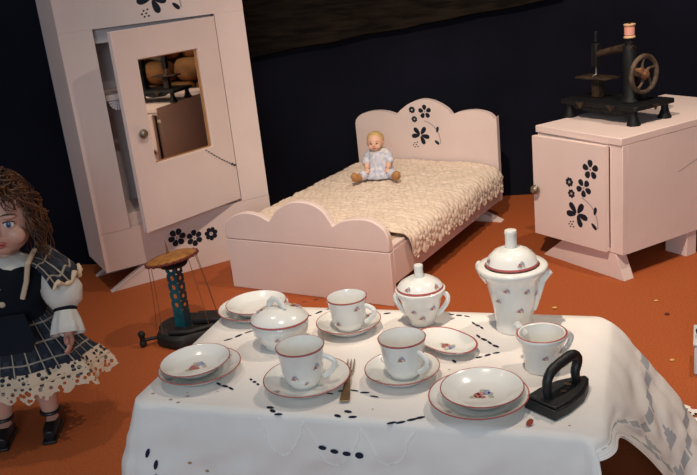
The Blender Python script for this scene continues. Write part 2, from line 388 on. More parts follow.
# crocheted coverlet
mb = MB(); NA, NBq = 210, 200; vs = []
hw = w/2
for j in range(NBq+1):
    b = .028+(Lb-.028-.030)*j/NBq
    ov = max(0, min(1, (b-.066)/.03)); ov = ov*ov*(3-2*ov)
    over = .046+.016*abs(sin(b*pi/.044)) if ov > 0 else 0
    halfflat = hw-.032 if ov < .02 else hw-.018
    for i in range(NA+1):
        t = -1+2*i/NA; sgn = 1 if t >= 0 else -1
        full = halfflat+ov*(.03+over); s_ = abs(t)*full
        if s_ <= halfflat: x, zz, nx, nz = s_, 0, 0, 1
        else:
            q = (s_-halfflat); R_ = .030; arc = R_*pi/2
            if q < arc: a = q/R_; x, zz, nx, nz = halfflat+R_*sin(a), -R_*(1-cos(a)), sin(a), cos(a)
            else: x, zz, nx, nz = halfflat+R_, -R_-(q-arc), 1, 0
        zc = .1565+.012*(1-(x/hw)**2 if x < hw else 0)+.004*noise.noise((sgn*x*14, b*14, 1))
        st = s_*sgn; bb_ = b
        p = .0205; jx = .7*noise.noise((st*30, b*30, 3)); st0 = st; st = st+jx*p; row = math.floor(b/(p*.87)); row = math.floor(b/(p*.87)+.35*noise.noise((st*28, b*28, 8))); fb = (b/(p*.87)+.35*noise.noise((st*28, b*28, 8))-row-.5); fa = ((st/p+(row % 2)*.5) % 1)-.5
        bob = max(0, 1-(fa*fa+fb*fb)*4.2)**.6*.0046*(.75+.6*noise.noise((st*35, b*35, 9)))+.0014*noise.noise((st*220, b*220, 2))
        swell = .003*noise.noise((st*22, b*22, 5))
        h = bob+swell+.001
        if s_ > halfflat+.2: h = bob*.5+.002+.004*(.5+.5*noise.noise((b*30, sgn*3, 0)))*(s_-halfflat-.075)/.07+.001
        vs.append((hw+sgn*(x+nx*h), b, zc+zz+nz*h))
fs = [(j*(NA+1)+i, j*(NA+1)+i+1, (j+1)*(NA+1)+i+1, (j+1)*(NA+1)+i) for j in range(NBq) for i in range(NA)]
mb.add(vs, fs)
q = mb.build('crochet_coverlet', 'quilt', smooth=180, loc=BF[0], rot=(0, 0, BF[1])); tag(q, 'cream bobbled crochet coverlet spread over the pink doll bed', 'coverlet')
sl = q.modifiers.new('thick', 'SOLIDIFY'); sl.thickness = .0025; sl.offset = -1

# ------------------------------------------------------------------ cabinet
cb = thing('doll_cabinet', 'pink doll cabinet with flower-stencilled door, under the toy sewing machine', 'cabinet', CF[0], CF[1])
w, d = .275, .468
mb = MB(); mb.box(-.004, w, -.004, d, .326, .3436); mb.build('top_panel', 'paint', cb, bevel=.0018)
mb = MB(); mb.box(0, .016, 0.016, d, .0646, .3255); mb.build('side_panel', 'paint', cb, bevel=.001)
mb = MB(); mb.box(w-.016, w, 0.016, d, .0646, .3255); stroke_pts = [(0.19, .232), (.24, .247), (.30, .257)]
mb.add([(w+.0004, .185, .2265), (w+.0004, .30, .259), (w+.0004, .30, .2605), (w+.0004, .185, .228)], [(0, 1, 2, 3)], 1)
mb.build('side_panel', ['paint', 'stem'], cb)
mb = MB(); mb.box(.016, w-.016, d-.012, d, .0646, .3255); mb.build('back_panel', 'paint', cb)
mb = MB(); mb.box(.016, w-.016, .016, d-.012, .0646, .08); mb.build('bottom_panel', 'inner', cb)
mb = MB(); mb.box(.237, w, 0, .0155, .0646, .3255); mb.build('stile', 'paint', cb, bevel=.001)
mb = MB(); mb.box(0, .2365, 0, .0155, .0646, .0735); mb.build('bottom_rail', 'paint', cb)
mb = MB(); mb.box(0, .2365, 0, .0155, .318, .3255); mb.build('top_rail', 'paint', cb)
cd = MB(); cd.box(-.229, 0, -.014, 0, .068, .3225); motif(cd, -.086, .146, .97, -.0146, 1)
# swing the door open a little on its right-hand hinge
cdo = cd.build('door', ['paint', 'stencil', 'stem'], cb, loc=(.2355, -.001, 0), rot=(0, 0, radians(2.8))); tag(cdo, 'slightly open door with black flower stencil')
mb = MB(); mb.lathe([(0, .020), (.006, .020), (.0105, .016), (.012, .010), (.009, .004), (.005, 0), (.005, -.0005)], 20, c=(-.214, -.014, .188), rot=Euler((pi/2, 0, 0)).to_matrix()); tag(mb.build('knob', 'knob', cdo), 'round brown knob')
mb = MB(); mb.prism([(.004, 0), (w+.003, 0), (w-.024, .0643), (.085, .0643)], .002, .034); mb.build('foot', 'paint', cb, bevel=.001)
for x0, x1 in ((.005, .07), (.205, .270)):
    mb = MB(); mb.box(x0, x1, .228, .262, 0, .0643); mb.build('foot', 'paint', cb, bevel=.001)

# ------------------------------------------------------------------ toy sewing machine on the cabinet
mo = W2(CF, .105, .165, .3438)
sm = thing('toy_sewing_machine', 'black cast-iron toy sewing machine with hand wheel on the pink cabinet', 'sewing machine', mo, CF[1])
mb = MB(); mb.prismz([(-.125, -.066), (.112, -.066), (.118, -.060), (.118, .066), (.112, .072), (-.125, .072), (-.131, .066), (-.131, -.060)], .036, .047)
for x in (-.06, .055): mb.patch((x, -.0664, .0415), (0, -1, 0), .004, .004, 0, 0)
mb.build('base_plate', 'machine', sm, bevel=.002)
for x0, z0 in ((-.055, 1), (.045, 1)):
    mb = MB(); mb.prism([(x0-.014, .045), (x0+.014, .045), (x0, .030)], -.071, -.0665); tag(mb.build('ornament', 'gilt', sm), 'worn reddish gilt ornament')
mb = MB(); mb.prism([(-.012, .045), (.014, .045), (0, .030)], -.0005, .0005)
o_ = mb.build('ornament', 'gilt', sm, loc=(.1188, 0, 0), rot=(0, 0, pi/2))
for x in (-.11, .098):
    for y in (-.05, .056):
        mb = MB(); mb.lathe([(0, 0), (.016, 0), (.016, .004), (.012, .012), (.0085, .024), (.0085, .036), (0, .036)], 18, c=(x, y, 0)); mb.build('leg', 'machine', sm)
# apron between the legs
mb = MB(); mb.prism([(-.10, .036), (.09, .036), (.07, .026), (.03, .022), (0, .029), (-.03, .022), (-.08, .026)], -.060, -.054); mb.build('apron', 'machine', sm)
mb = MB()
mb.tube([(.046, 0, .046), (.046, 0, .060), (.044, 0, .10), (.042, 0, .150), (.038, 0, .178)], [.030, .021, .018, .018, .014], 18, 0)
mb.build('column', 'machine', sm)
mb = MB(); mb.tube([(.052, 0, .168), (.03, 0, .172), (0, 0, .167), (-.045, 0, .158), (-.068, 0, .152)], [.011, .011, .009, .008, .009], 14, 0); tag(mb.build('arm', 'gilt', sm), 'arm with worn gilt decoration')
mb = MB(); mb.box(-.077, -.057, -.009, .009, .122, .180); mb.lathe([(0, .0), (.004, 0), (.004, .03), (0, .03)], 10, c=(-.067, 0, .180)); mb.build('needle_head', 'machine', sm, bevel=.003)
mb = MB(); mb.tube([(-.067, 0, .122), (-.067, 0, .101)], .0022, 8); mb.tube([(-.067, 0, .102), (-.067, -.012, .1005)], .0026, 8); mb.build('needle_bar', 'silverish', sm)
mb = MB(); mb.box(-.115, -.012, -.026, .026, .093, .0985); mb.box(-.075, -.05, -.010, .010, .047, .093); tag(mb.build('work_plate', 'gilt', sm, bevel=.002), 'flat sewing plate with worn gilt edge')
# hand wheel: axis along x
wh = MB(); wx, wz, R = .084, .112, .0425
ring = [(wx, R*cos(2*pi*i/40), wz+R*sin(2*pi*i/40)) for i in range(40)]
wh.tube(ring, .0058, 10, 0, closed=True)
for k in range(5):
    a = 2*pi*k/5+.3; c1 = Vector((wx, 0, wz)); dv = Vector((0, cos(a), sin(a))); pv = Vector((0, -sin(a), cos(a)))
    wh.tube([c1+dv*.006, c1+dv*.017+pv*.007, c1+dv*.03+pv*.005, c1+dv*.041], [.0045, .0035, .003, .004], 8, 0)
wheel = wh.build('hand_wheel', 'wheel_iron', sm)
mb = MB(); mb.lathe([(0, -.004), (.011, -.004), (.013, .004), (.008, .010), (0, .012)], 18, c=(wx, 0, wz), rot=Euler((0, pi/2, 0)).to_matrix()); mb.tube([(wx, .0, wz), (.045, 0, wz)], .007, 10); tag(mb.build('hub', 'rust', wheel), 'reddish hub and axle')
mb = MB(); mb.tube([(wx+.004, -.030, wz+.014), (wx+.022, -.030, wz+.014)], [.005, .007], 10); mb.build('crank_handle', 'rust', wheel)
mb = MB(); mb.tube([(.040, 0, .176), (.040, 0, .231)], .0025, 8); mb.build('spool_pin', 'machine', sm)
mb = MB(); mb.lathe([(0, .174), (.011, .174), (.011, .187), (.006, .191), (.006, .195), (0, .195)], 14, c=(.040, 0, 0)); mb.build('spool_seat', 'machine', sm)
sp = thing('thread_spool', 'wooden spool of pink thread on top of the toy sewing machine', 'spool', W2(CF, .105+.040, .165, .3438+.1953), CF[1]); sp.scale = (.84, .84, .84)
mb = MB(); mb.lathe([(.0035, 0), (.0155, 0), (.0165, .002), (.0155, .005), (.0105, .008), (.0105, .031), (.0155, .034), (.0165, .037), (.0155, .039), (.0035, .039), (.0035, 0)], 28); mb.build('spool_core', 'spoolwood', sp)
mb = MB(); mb.lathe([(.0106, .0075), (.0142, .0085), (.0145, .02), (.0142, .0305), (.0106, .0315)], 28); tag(mb.build('thread_winding', 'spoolthread', sp), 'pink thread')

# ------------------------------------------------------------------ round-topped stand with perforated post
st = thing('round_topped_stand', 'small stand with orange round top on a turquoise perforated post, before the wardrobe', 'stand', (-.398, 1.80, 0), radians(-8))
mb = MB(); mb.lathe([(0, 0), (.074, 0), (.078, .006), (.077, .022), (.070, .030), (.062, .026), (.045, .024), (0, .026)], 40, c=(.012, -.006, 0), sx=1., sy=.95, fn=lambda a, z: 1+.05*sin(3*a+1)+.03*sin(7*a)); mb.build('base', 'darkbase', st)
mb = MB(); mb.box(.02, .092, -.004, .05, .026, .038); mb.tube([(-.02, -.055, .03), (.03, -.06, .033), (.08, -.03, .034)], .006, 10); mb.build('base_plate', 'darkbase', st, bevel=.003)
mb = MB(); mb.tube([(-.05, -.04, .016), (-.083, -.056, .016)], .004, 10); mb.tube([(-.083, -.056, .004), (-.084, -.056, .032)], [.006, .006], 10); mb.ball((-.084, -.056, .031), .0085, n=12, k=8); mb.ball((-.084, -.056, .0088), .0085, n=12, k=8); mb.build('clamp_screw', 'darkbase', st)
def perforated(mb, o, ux, width, rows, cols, z0, z1, r, m, nrm, th=.0015):
    cw = width/cols; ch = (z1-z0)/rows; K = 16; ux = Vector(ux); nv = Vector(nrm)*th
    for i in range(rows):
        for j in range(cols):
            cx = (j+.5)*cw; cz = z0+(i+.5)*ch; out = []; inn = []
            for k in range(K):
                a = 2*pi*k/K; c, s_ = cos(a), sin(a); q = 1/max(abs(c)/(cw/2), abs(s_)/(ch/2))
                out.append((cx+c*q, cz+s_*q)); inn.append((cx+c*r*.85, cz+s_*r))
            vs = [Vector(o)+ux*x+Vector((0, 0, z)) for x, z in out+inn]; vs = vs+[v+nv for v in vs]
            fs = []
            for k in range(K):
                k2 = (k+1) % K; fs += [(k, k2, K+k2, K+k), (2*K+k2, 2*K+k, 3*K+k, 3*K+k2), (K+k, K+k2, 3*K+k2, 3*K+k)]
            mb.add(vs, fs, m)
a1 = radians(-20)
mb = MB()
perforated(mb, (-.019, -.010, 0), (cos(a1), sin(a1), 0), .029, 5, 1, .070, .178, .0062, 0, (-sin(a1), cos(a1), 0))
mb.add([(-.019, -.010, .026), (-.019+.029*cos(a1), -.010+.029*sin(a1), .026), (-.019+.029*cos(a1), -.010+.029*sin(a1), .070), (-.019, -.010, .070)], [(0, 1, 2, 3)], 0)
x1, y1 = -.019+.029*cos(a1), -.010+.029*sin(a1); a2 = radians(52)
perforated(mb, (x1, y1, 0), (cos(a2), sin(a2), 0), .018, 5, 1, .070, .178, .0046, 1, (-sin(a2), cos(a2), 0))
mb.add([(x1, y1, .026), (x1+.018*cos(a2), y1+.018*sin(a2), .026), (x1+.018*cos(a2), y1+.018*sin(a2), .070), (x1, y1, .070)], [(0, 1, 2, 3)], 1)
tag(mb.build('perforated_post', ['turq', 'turqdark'], st, smooth=20), 'turquoise perforated post')
tilt = Euler((radians(-4), radians(-9), 0)).to_matrix()
tp = MB(); tp.lathe([(0, .0), (.030, 0), (.052, .001), (.059, .005), (.058, .009), (.048, .014), (.025, .017), (0, .018)], 48, mats=[1, 1, 1, 1, 0, 0, 0], c=(-.003, .002, .182), rot=tilt)
for k in range(22):
    a = 2*pi*k/22; c = tilt @ Vector((.0592*cos(a), .0592*sin(a), .0062))+Vector((-.003, .002, .182)); tp.ball(c, (.004, .004, .0045), 1, n=8, k=6)
top = tp.build('round_top', ['orange_tin', 'darkred'], st); tag(top, 'orange round top with notched dark red rim')
mb = MB(); mb.lathe([(0, .172), (.03, .172), (.034, .178), (.03, .181), (0, .181)], 24, c=(-.002, 0, .0)); mb.build('top_collar', 'darkbase', st)
mb = MB(); mb.tube([(-.014, .012, .196), (-.017, .015, .226)], [.003, .0012], 8); mb.build('spike', 'rust', st)
for (a, rr0, bx, by) in ((200, .055, -.060, -.02), (230, .055, -.035, -.055), (330, .056, .07, -.034), (10, .056, .078, .02), (45, .056, .066, .05)):
    p = tilt @ Vector((rr0*cos(radians(a)), rr0*sin(radians(a)), .002))+Vector((-.003, .002, .182))
    mb = MB(); mb.tube([p, p.lerp(Vector((bx, by, .026)), .5)+Vector((.003, -.004, -.002)), (bx, by, .026)], .0007, 5); mb.build('thread', 'string', st)

# ------------------------------------------------------------------ table and cloth
TW, TD, TZ = .6213, .3409, .2340
tb = thing('low_table', 'low table standing hidden under the white embroidered cloth', 'table', TF[0], TF[1])
mb = MB(); mb.box(.006, TW-.006, .006, TD-.006, .214, .2325); mb.build('tabletop', 'spoolwood', tb, bevel=.003)
for x in (.05, TW-.05):
    for y in (.05, TD-.05):
        mb = MB(); mb.box(x-.015, x+.015, y-.015, y+.015, 0, .2138); mb.build('leg', 'spoolwood', tb, bevel=.002)
RC = .022
def perim(n=360):
    pts = []; segs = [((RC, 0), (TW-RC, 0)), ((TW, RC), (TW, TD-RC)), ((TW-RC, TD), (RC, TD)), ((0, TD-RC), (0, RC))]
    cs = [((TW-RC, RC), -90), ((TW-RC, TD-RC), 0), ((RC, TD-RC), 90), ((RC, RC), 180)]
    nrms = [(0, -1), (1, 0), (0, 1), (-1, 0)]; lens = [TW-2*RC, TD-2*RC]*2
    for k in range(4):
        m_ = int(n*.44*lens[k]/(lens[0]+lens[1])); a, b = segs[k]
        for i in range(m_): t = i/m_; pts.append((a[0]+(b[0]-a[0])*t, a[1]+(b[1]-a[1])*t, *nrms[k]))
        for i in range(14): an = radians(cs[k][1]+90*i/14); pts.append((cs[k][0][0]+RC*cos(an), cs[k][0][1]+RC*sin(an), cos(an), sin(an)))
    return pts
PP = perim(); NP = len(PP); MD = 30
def gauss(x, c, s_): return math.exp(-((x-c)/s_)**2)
def drape(x, y, nx, ny, t):
    """point of the hanging part at edge point x,y with outward normal; t 0..1 from edge to hem"""
    th = atan2(ny, nx)
    u = x if abs(ny) > .7 else y
    cBR = max(0, cos(th-radians(35)))**6*gauss(Vector((x, y)).__sub__(Vector((TW, TD))).length, 0, .16)
    right = 1. if nx > .5 else max(0, nx*2)
    cFR = gauss((Vector((x, y))-Vector((TW, .02))).length, 0, .075)
    cFL = gauss((Vector((x, y))-Vector((0, 0))).length, 0, .08)
    flare = .012+.012*noise.noise((x*9, y*9, 2))+.105*right+.045*cBR+.05*cFL*(1 if nx < .3 else 0)+.02*(1 if nx < -.5 else 0)
    drop = .233
    if nx > .45 and y < TD*.8:
        q = max(0, min(1, (y-.03)/.19)); q = q*q*(3-2*q); drop = .233*(.085+.915*q); flare *= .10+.90*q
    cF2 = gauss((Vector((x, y))-Vector((TW, 0))).length, 0, .10)
    fold = (1-.85*cF2)*(.010*sin(u*44+1.2*sin(u*17)+(2 if nx > .5 else 0))+.006*noise.noise((x*30, y*30, 7)))*t**1.2
    r0 = min(.008, drop*.5); fold *= min(1, drop/.15); out = r0*min(1, t*7)+flare*t**(.85 if right > .5 else 1.3)+fold+.004*noise.noise((x*22+t*5, y*22, t*7))*min(1, t*5)*1.2*min(1, drop/.15)
    z = TZ-r0*(1-sqrt(max(0, 1-min(1, t*7)**2)))-(drop-r0)*t
    z = max(z, .002)
    return Vector((x+nx*out, y+ny*out, z+.0012))
mb = MB(); vs = []; rings = []
ctr = Vector((TW/2, TD/2))
for k in range(12):
    q = k/12
    for (x, y, nx, ny) in PP:
        p = ctr.lerp(Vector((x, y)), q+1e-4); vs.append((p.x, p.y, TZ+.0012))
for j in range(MD+1):
    for (x, y, nx, ny) in PP: vs.append(drape(x, y, nx, ny, j/MD))
NR = 12+MD+1
fs = [(j*NP+i, j*NP+(i+1) % NP, (j+1)*NP+(i+1) % NP, (j+1)*NP+i) for j in range(NR-1) for i in range(NP)]
mb.add(vs, fs, 0)
ZT = TZ+.0012
def topmark(x, y, rx, ry, a, m): mb.patch((x, y, ZT+.0006), (0, 0, 1), rx*.9, ry*.8, radians(a)+pi, m, 9)
# chains of cutwork holes on the top
def chain(p, q, n, rx, ry, m=1, bow=0.):
    P, Q = Vector(p), Vector(q); a = atan2(Q.y-P.y, Q.x-P.x); nn = Vector((-sin(a), cos(a)))
    for i in range(n):
        t = i/(n-1) if n > 1 else .5; c = P.lerp(Q, t)+nn*bow*sin(pi*t); topmark(c.x, c.y, rx, ry*(1 if i % 2 else .75), math.degrees(a)+(8 if i % 2 else -10), m)
chain((.052, .207), (.074, .237), 3, .0085, .0035); chain((.104, .068), (.128, .058), 3, .007, .0036); chain((.146, .086), (.162, .074), 3, .004, .003)
chain((.150, .305), (.178, .338), 3, .0085, .003); chain((.122, .362), (.140, .372), 2, .006, .0024); chain((.262, .322), (.280, .326), 2, .007, .003)
chain((.272, .062), (.335, .062), 5, .0075, .0028, bow=.012); chain((.385, .330), (.410, .325), 3, .006, .0028); chain((.405, .200), (.420, .172), 2, .006, .003)
chain((.440, .255), (.470, .225), 4, .0075, .0034); chain((.452, .188), (.474, .204), 3, .006, .0034); chain((.425, .300), (.44, .285), 3, .006, .003)
for (x, y) in ((.312, .020), (.302, .008), (.322, .008), (.212, .008), (.223, .001), (.205, .016)): topmark(x, y, .0065, .0038, random.uniform(-40, 40), 1)
for (x, y) in ((.398, .012), (.386, .004), (.407, .018), (.375, .001)): topmark(x, y, .0075, .0034, 30, 1)
for i in range(16): topmark(random.uniform(.03, .6), random.uniform(.01, .33), .0016, .0012, 0, 3)
for x, y in ((.055, .018), (.075, .03), (.02, .03), (.07, .012)): topmark(x, y, .003, .0022, 20, 3)
# marks on the hanging front and right sides
def near(x, y): return min(range(NP), key=lambda i: (PP[i][0]-x)**2+(PP[i][1]-y)**2)
def dpt(i, t, lift=.0022):
    i %= NP; a = drape(*PP[i], t); n = (drape(*PP[(i+3) % NP], t)-drape(*PP[i-3], t)).cross(drape(*PP[i], max(0, t-.05))-drape(*PP[i], min(1, t+.05))); n.normalize()
    if n.dot(Vector((PP[i][2], PP[i][3], .1))) < 0: n = -n
    return a+n*lift, n
def dmark(x, y, t, rx, ry, a, m):
    p, n = dpt(near(x, y), t); mb.patch(p, n, rx, ry, radians(a), m, 9)
for i, x in enumerate((.283, .299, .315, .331)): dmark(x, 0, .14+.004*i, .0058, .0030 if i < 3 else .0042, 0, 1)
for i, (x, t) in enumerate(((.030, .25), (.037, .32), (.041, .40), (.042, .48), (.04, .57))): dmark(x, 0, t, .003, .007, -20+6*i, 1)
for t in (.5, .62): dmark(.015, 0, t, .02, .010, 10, 2)
for x, t in ((.09, .3), (.104, .42), (.11, .36)): dmark(x, 0, t, .003, .0018, 0, 3)
# grey net bands of cutwork across the right side: assigned to faces of the cloth itself
ir = near(TW, TD*.5)
def setface(i, j, m): mb.mi[(12+j)*NP+(i % NP)] = m
for i in range(-34, 30):
    if i % 7 == 3: continue
    for j in (9, 10): setface(ir+i, j+int(round(1.6*cos(i/9.))), 2)
    if i > -16:
        for j in (20, 21): setface(ir+i, j+int(round(2*sin(i/8.))), 2)
for i0_, j0_ in ((-4, 14), (12, 15), (-20, 25), (8, 25)):
    for k in range(4):
        for m_ in range(-k, k+1): setface(ir+i0_+m_, j0_+k, 2)
# embroidered scallop lines on the front
for (x0, x1, t0, dt) in ((.195, .262, .02, .18), (.262, .335, .05, .19), (.335, .405, .03, .18)):
    pts = [dpt(near(x0+(x1-x0)*k/16, 0), max(0.02, t0+dt*sin(pi*k/16)), .0008)[0] for k in range(17)]
    mb.tube(pts, .0007, 6, 4)
cl = mb.build('tablecloth', ['cloth', 'hole', 'grey_net', 'stain', 'thread'], smooth=180, loc=TF[0], rot=(0, 0, TF[1]), keepn=False)
tag(cl, 'white cutwork embroidered cloth draped over the low table to the floor', 'tablecloth')
# lace border of the cloth spreading on the floor at the right
lb = MB(); i0 = near(TW, TD*.12); i1 = near(TW-RC*.3, TD); vs = []
ks = list(range(i0, i1+6))
for i in ks:
    p = drape(*PP[i % NP], 1.0); nn = Vector((PP[i % NP][2], PP[i % NP][3], 0))
    wv = .036+.008*abs(sin((i-i0)*.45))
    lift = max(0, p.z-.004)
    if p.z > .03: continue
    for (q, zz) in ((-.004, p.z+.001), (.3*wv, .6*lift+.006), (.65*wv, .35*lift+.004), (wv, .2*lift+.002)): vs.append((p.x+nn.x*q, p.y+nn.y*q, zz+.001))
lb.add(vs, [(4*i+k, 4*i+k+1, 4*i+k+5, 4*i+k+4) for i in range(len(vs)//4-1) for k in range(3)])
tag(lb.build('lace_border', 'lace_cloth', cl, smooth=180), 'openwork white lace edging lying on the floor')

# ------------------------------------------------------------------ china
def tw(x, y, z=0.): return W2(TF, x, y, ZT+.0009+z)
def sprig(mb, c, n, sc, ang=0., base=2):      # painted sprig: red/pink and blue blossoms with green leaves
    n = Vector(n).normalized(); ref = Vector((0, 0, 1)) if abs(n.z) < .9 else Vector((0, 1, 0)); x = ref.cross(n).normalized(); y = n.cross(x); c = Vector(c)
    for (u, v, r, k) in ((-.5, -.2, .5, 0), (-.15, .1, .42, 3), (.45, .25, .5, 1), (.75, -.05, .3, 1), (-.95, -.35, .35, 2), (.7, -.6, .35, 2), (-.1, -.55, .35, 0), (.1, .65, .28, 2)):
        u2 = u*cos(ang)-v*sin(ang); v2 = u*sin(ang)+v*cos(ang)
        mb.patch(c+(x*u2+y*v2)*sc, n, r*sc, r*sc*.7, u*3, base+k, 8)
CH = ['china', 'rim', 'fl_red', 'fl_blue', 'fl_green', 'fl_pink']
def plate(name, label, cat, loc, R, group=None, tiltv=(0, 0), spr=.018, ang=0., h=.0165, border=True):
    p = [(0, .0012), (.52*R, .0012), (.55*R, 0), (.60*R, .0008), (.66*R, .004), (.97*R, h-.002), (R, h-.0008), (R*.998, h), (R*.972, h), (.93*R, h-.002), (.66*R, .0075), (.58*R, .0058), (0, .0052)]
    mb = MB(); mb.lathe(p, 64, mats=[0, 0, 0, 0, 0, 1, 1, 1, 0, 0, 0, 0])
    if spr: sprig(mb, (0, 0, .0058), (0, 0, 1), spr, ang)
    if border:
        for k in range(4):
            a = 2*pi*k/4+ang+.6; r = .8*R; zc = .0075+(h-.0095)*(.8-.66)/.27+.0005; sl = (h-.0095)/(.27*R)
            sprig(mb, (r*cos(a), r*sin(a), zc), (-sl*cos(a), -sl*sin(a), 1), .0045, a)
    o = mb.build(name, CH, smooth=60, loc=loc, rot=(tiltv[0], tiltv[1], 0)); return tag(o, label, cat, {'plate': 'stacked china plates on the cloth', 'saucer': 'saucers under the teacups'}[name])
plate('plate', 'larger red-rimmed white plate under a smaller one, beside the flat iron', 'plate', tw(.474, .058), .063, border=True)
plate('plate', 'smaller white plate with flower spray, stacked on larger plate beside flat iron', 'plate', tw(.478, .063, .0070), .0525, spr=.0135, border=False)
plate('plate', 'larger red-rimmed plate under a smaller one at the left edge of the table', 'plate', tw(.065, .090), .0600, border=True)
plate('plate', 'smaller flowered plate tilted on larger plate at the left edge of the table', 'plate', tw(.059, .091, .0078), .0510, tiltv=(radians(1), radians(-1.5)), spr=.014, ang=.4, border=False)
plate('plate', 'larger plate under a smaller one behind the tureen, nearest the bed foot', 'plate', tw(.056, .302), .0600, border=True)
plate('plate', 'smaller plain plate stacked on larger plate behind the tureen', 'plate', tw(.061, .303, .0070), .0510, spr=0, border=False)
plate('saucer', 'wide saucer under the teacup left of the fork', 'saucer', tw(.236, .077), .0600, spr=0)
plate('saucer', 'saucer under the back teacup between the tureen and sugar bowl', 'saucer', tw(.237, .260), .0510, spr=0)
plate('saucer', 'saucer under the middle teacup right of the fork', 'saucer', tw(.360, .117), .0515, spr=0)

def handle(mb, r0, z0, r1, z1, out, a, rad=.0032, sq=1.2, m=0):
    pts = []
    for i in range(15):
        t = i/14; z = z0+(z1-z0)*t; r = r0+(r1-r0)*t+out*sin(pi*t)**.75; pts.append((r*cos(a), r*sin(a), z+.004*sin(pi*t)))
    mb.tube(pts, rad, 10, m, flat=sq, up=(-sin(a), cos(a), 0))
def wallpatch(mb, prof, z, a, sc, ang=0.):
    for (r0, z0), (r1, z1) in zip(prof, prof[1:]):
        if min(z0, z1) <= z <= max(z0, z1) and z1 > z0:
            t = (z-z0)/(z1-z0); r = r0+(r1-r0)*t; nv = Vector((cos(a), sin(a), -(r1-r0)/(z1-z0)))
            nv.normalize(); c = Vector((r*cos(a), r*sin(a), z))+nv*.0006; sprig(mb, c, nv, sc, ang); return
def cup(label, loc, R, h, ha, spots, group=None):
    k = R/.032
    out = [(0, .0015), (.017*k, .0015), (.019*k, 0), (.0205*k, .001), (.021*k, .004), (.0245*k, .010), (.0275*k, .022), (.0288*k, .036), (.0300*k, .047), (.0322*k, .0555)]
    out = [(r, z*h/.0565) for r, z in out]; pr = out+[(R, h), (.0310*k, h), (.0284*k, h*.83), (.0270*k, h*.6), (.0250*k, h*.35), (.019*k, h*.12), (0, h*.09)]
    ms = [0]*(len(pr)-1); ms[len(out)-1] = 1; ms[len(out)-2] = 0; ms[len(out)] = 1
    t = thing('teacup', label, 'cup', loc, 0, 'teacups on their saucers'); mb = MB(); mb.lathe(pr, 56, mats=ms)
    # red line just under the lip
    zl = h*.985; mb.lathe([(.0324*k+.0001, zl-.0012), (.0326*k+.0002, zl)], 56, mats=[1])
    for z, a, s_ in spots: wallpatch(mb, out, z, a, s_, .3)
    mb.build('bowl', CH, t, smooth=50)
    mb = MB(); handle(mb, .0282*k, h*.22, .0292*k, h*.76, .017*k, ha); tag(mb.build('handle', CH, t), None); return t
D = radians
cup('white teacup with sprigs on the wide saucer left of the fork', tw(.232, .076, .0053), .0330, .057, D(-18), [(.034, D(-48), .0050), (.022, D(-112), .0050), (.012, D(-80), .003)])
cup('white teacup on the back saucer between tureen and sugar bowl', tw(.239, .257, .0053), .0312, .052, D(-25), [(.040, D(-62), .0045), (.016, D(-130), .0045)])
cup('white teacup on the middle saucer right of the fork', tw(.363, .118, .0053), .0322, .055, D(-52), [(.036, D(-100), .0050)])

# oval leaf-shaped dish
mb = MB()
def leafr(a, z): return 1+.10*cos(2*a)-.02*cos(4*a)+.05*abs(cos(a))**8
mb.lathe([(0, .001), (.020, .001), (.022, 0), (.028, .003), (.038, .0115), (.0395, .0125), (.0392, .0135), (.037, .0128), (.026, .0055), (0, .0045)], 56, mats=[0, 0, 0, 0, 1, 1, 1, 0, 0], sx=1.22, sy=.95, fn=leafr)
sprig(mb, (.006, -.002, .0052), (0, 0, 1), .012, -.3)
ld = mb.build('oval_dish', CH, smooth=60, loc=tw(.401, .212), rot=(0, 0, TF[1]-radians(36))); tag(ld, 'small oval red-rimmed dish between middle teacup and coffee pot', 'dish')

# covered tureen
t = thing('tureen', 'round covered tureen with looped lid handle, left of the back teacup', 'tureen', tw(.149, .199), TF[1]); t.scale = (.94, .94, .94)
out = [(0, .001), (.026, .001), (.029, 0), (.0295, .004), (.036, .012), (.043, .024), (.0455, .036), (.0452, .043)]
pr = out+[(.0445, .0438), (.0425, .043), (.042, .030), (.034, .012), (0, .006)]
mb = MB(); mb.lathe(pr, 60, mats=[0]*12, sx=1.03, sy=.95); wallpatch(mb, out, .027, D(-75), .004); wallpatch(mb, out, .024, D(-120), .0035); mb.build('bowl', CH, t, smooth=50)
mb = MB(); pl = [(.0462, .0445), (.0472, .0462), (.0462, .0482), (.041, .054), (.030, .0612), (.015, .0655), (0, .0668)]
mb.lathe([(0, .0445)]+pl, 60, mats=[0, 1, 1, 0, 0, 0, 0], sx=1.03, sy=.95)
for a, s_ in ((D(150), .010), (D(40), .010), (D(195), .007)):
    sprig(mb, (.030*cos(a), .030*sin(a), .0622), (.45*cos(a), .45*sin(a), 1), s_, a)
lid = mb.build('lid', CH, t, smooth=50)
mb = MB(); mb.tube([(-.017, .004, .0655), (-.014, .003, .073), (-.006, .001, .0795), (.004, -.001, .0785), (.010, -.004, .072), (.015, -.008, .0650)], [.003, .0035, .0042, .0042, .0036, .003], 10, 0, flat=1.5, up=(0, 1, 0)); mb.build('lid_handle', CH, lid)

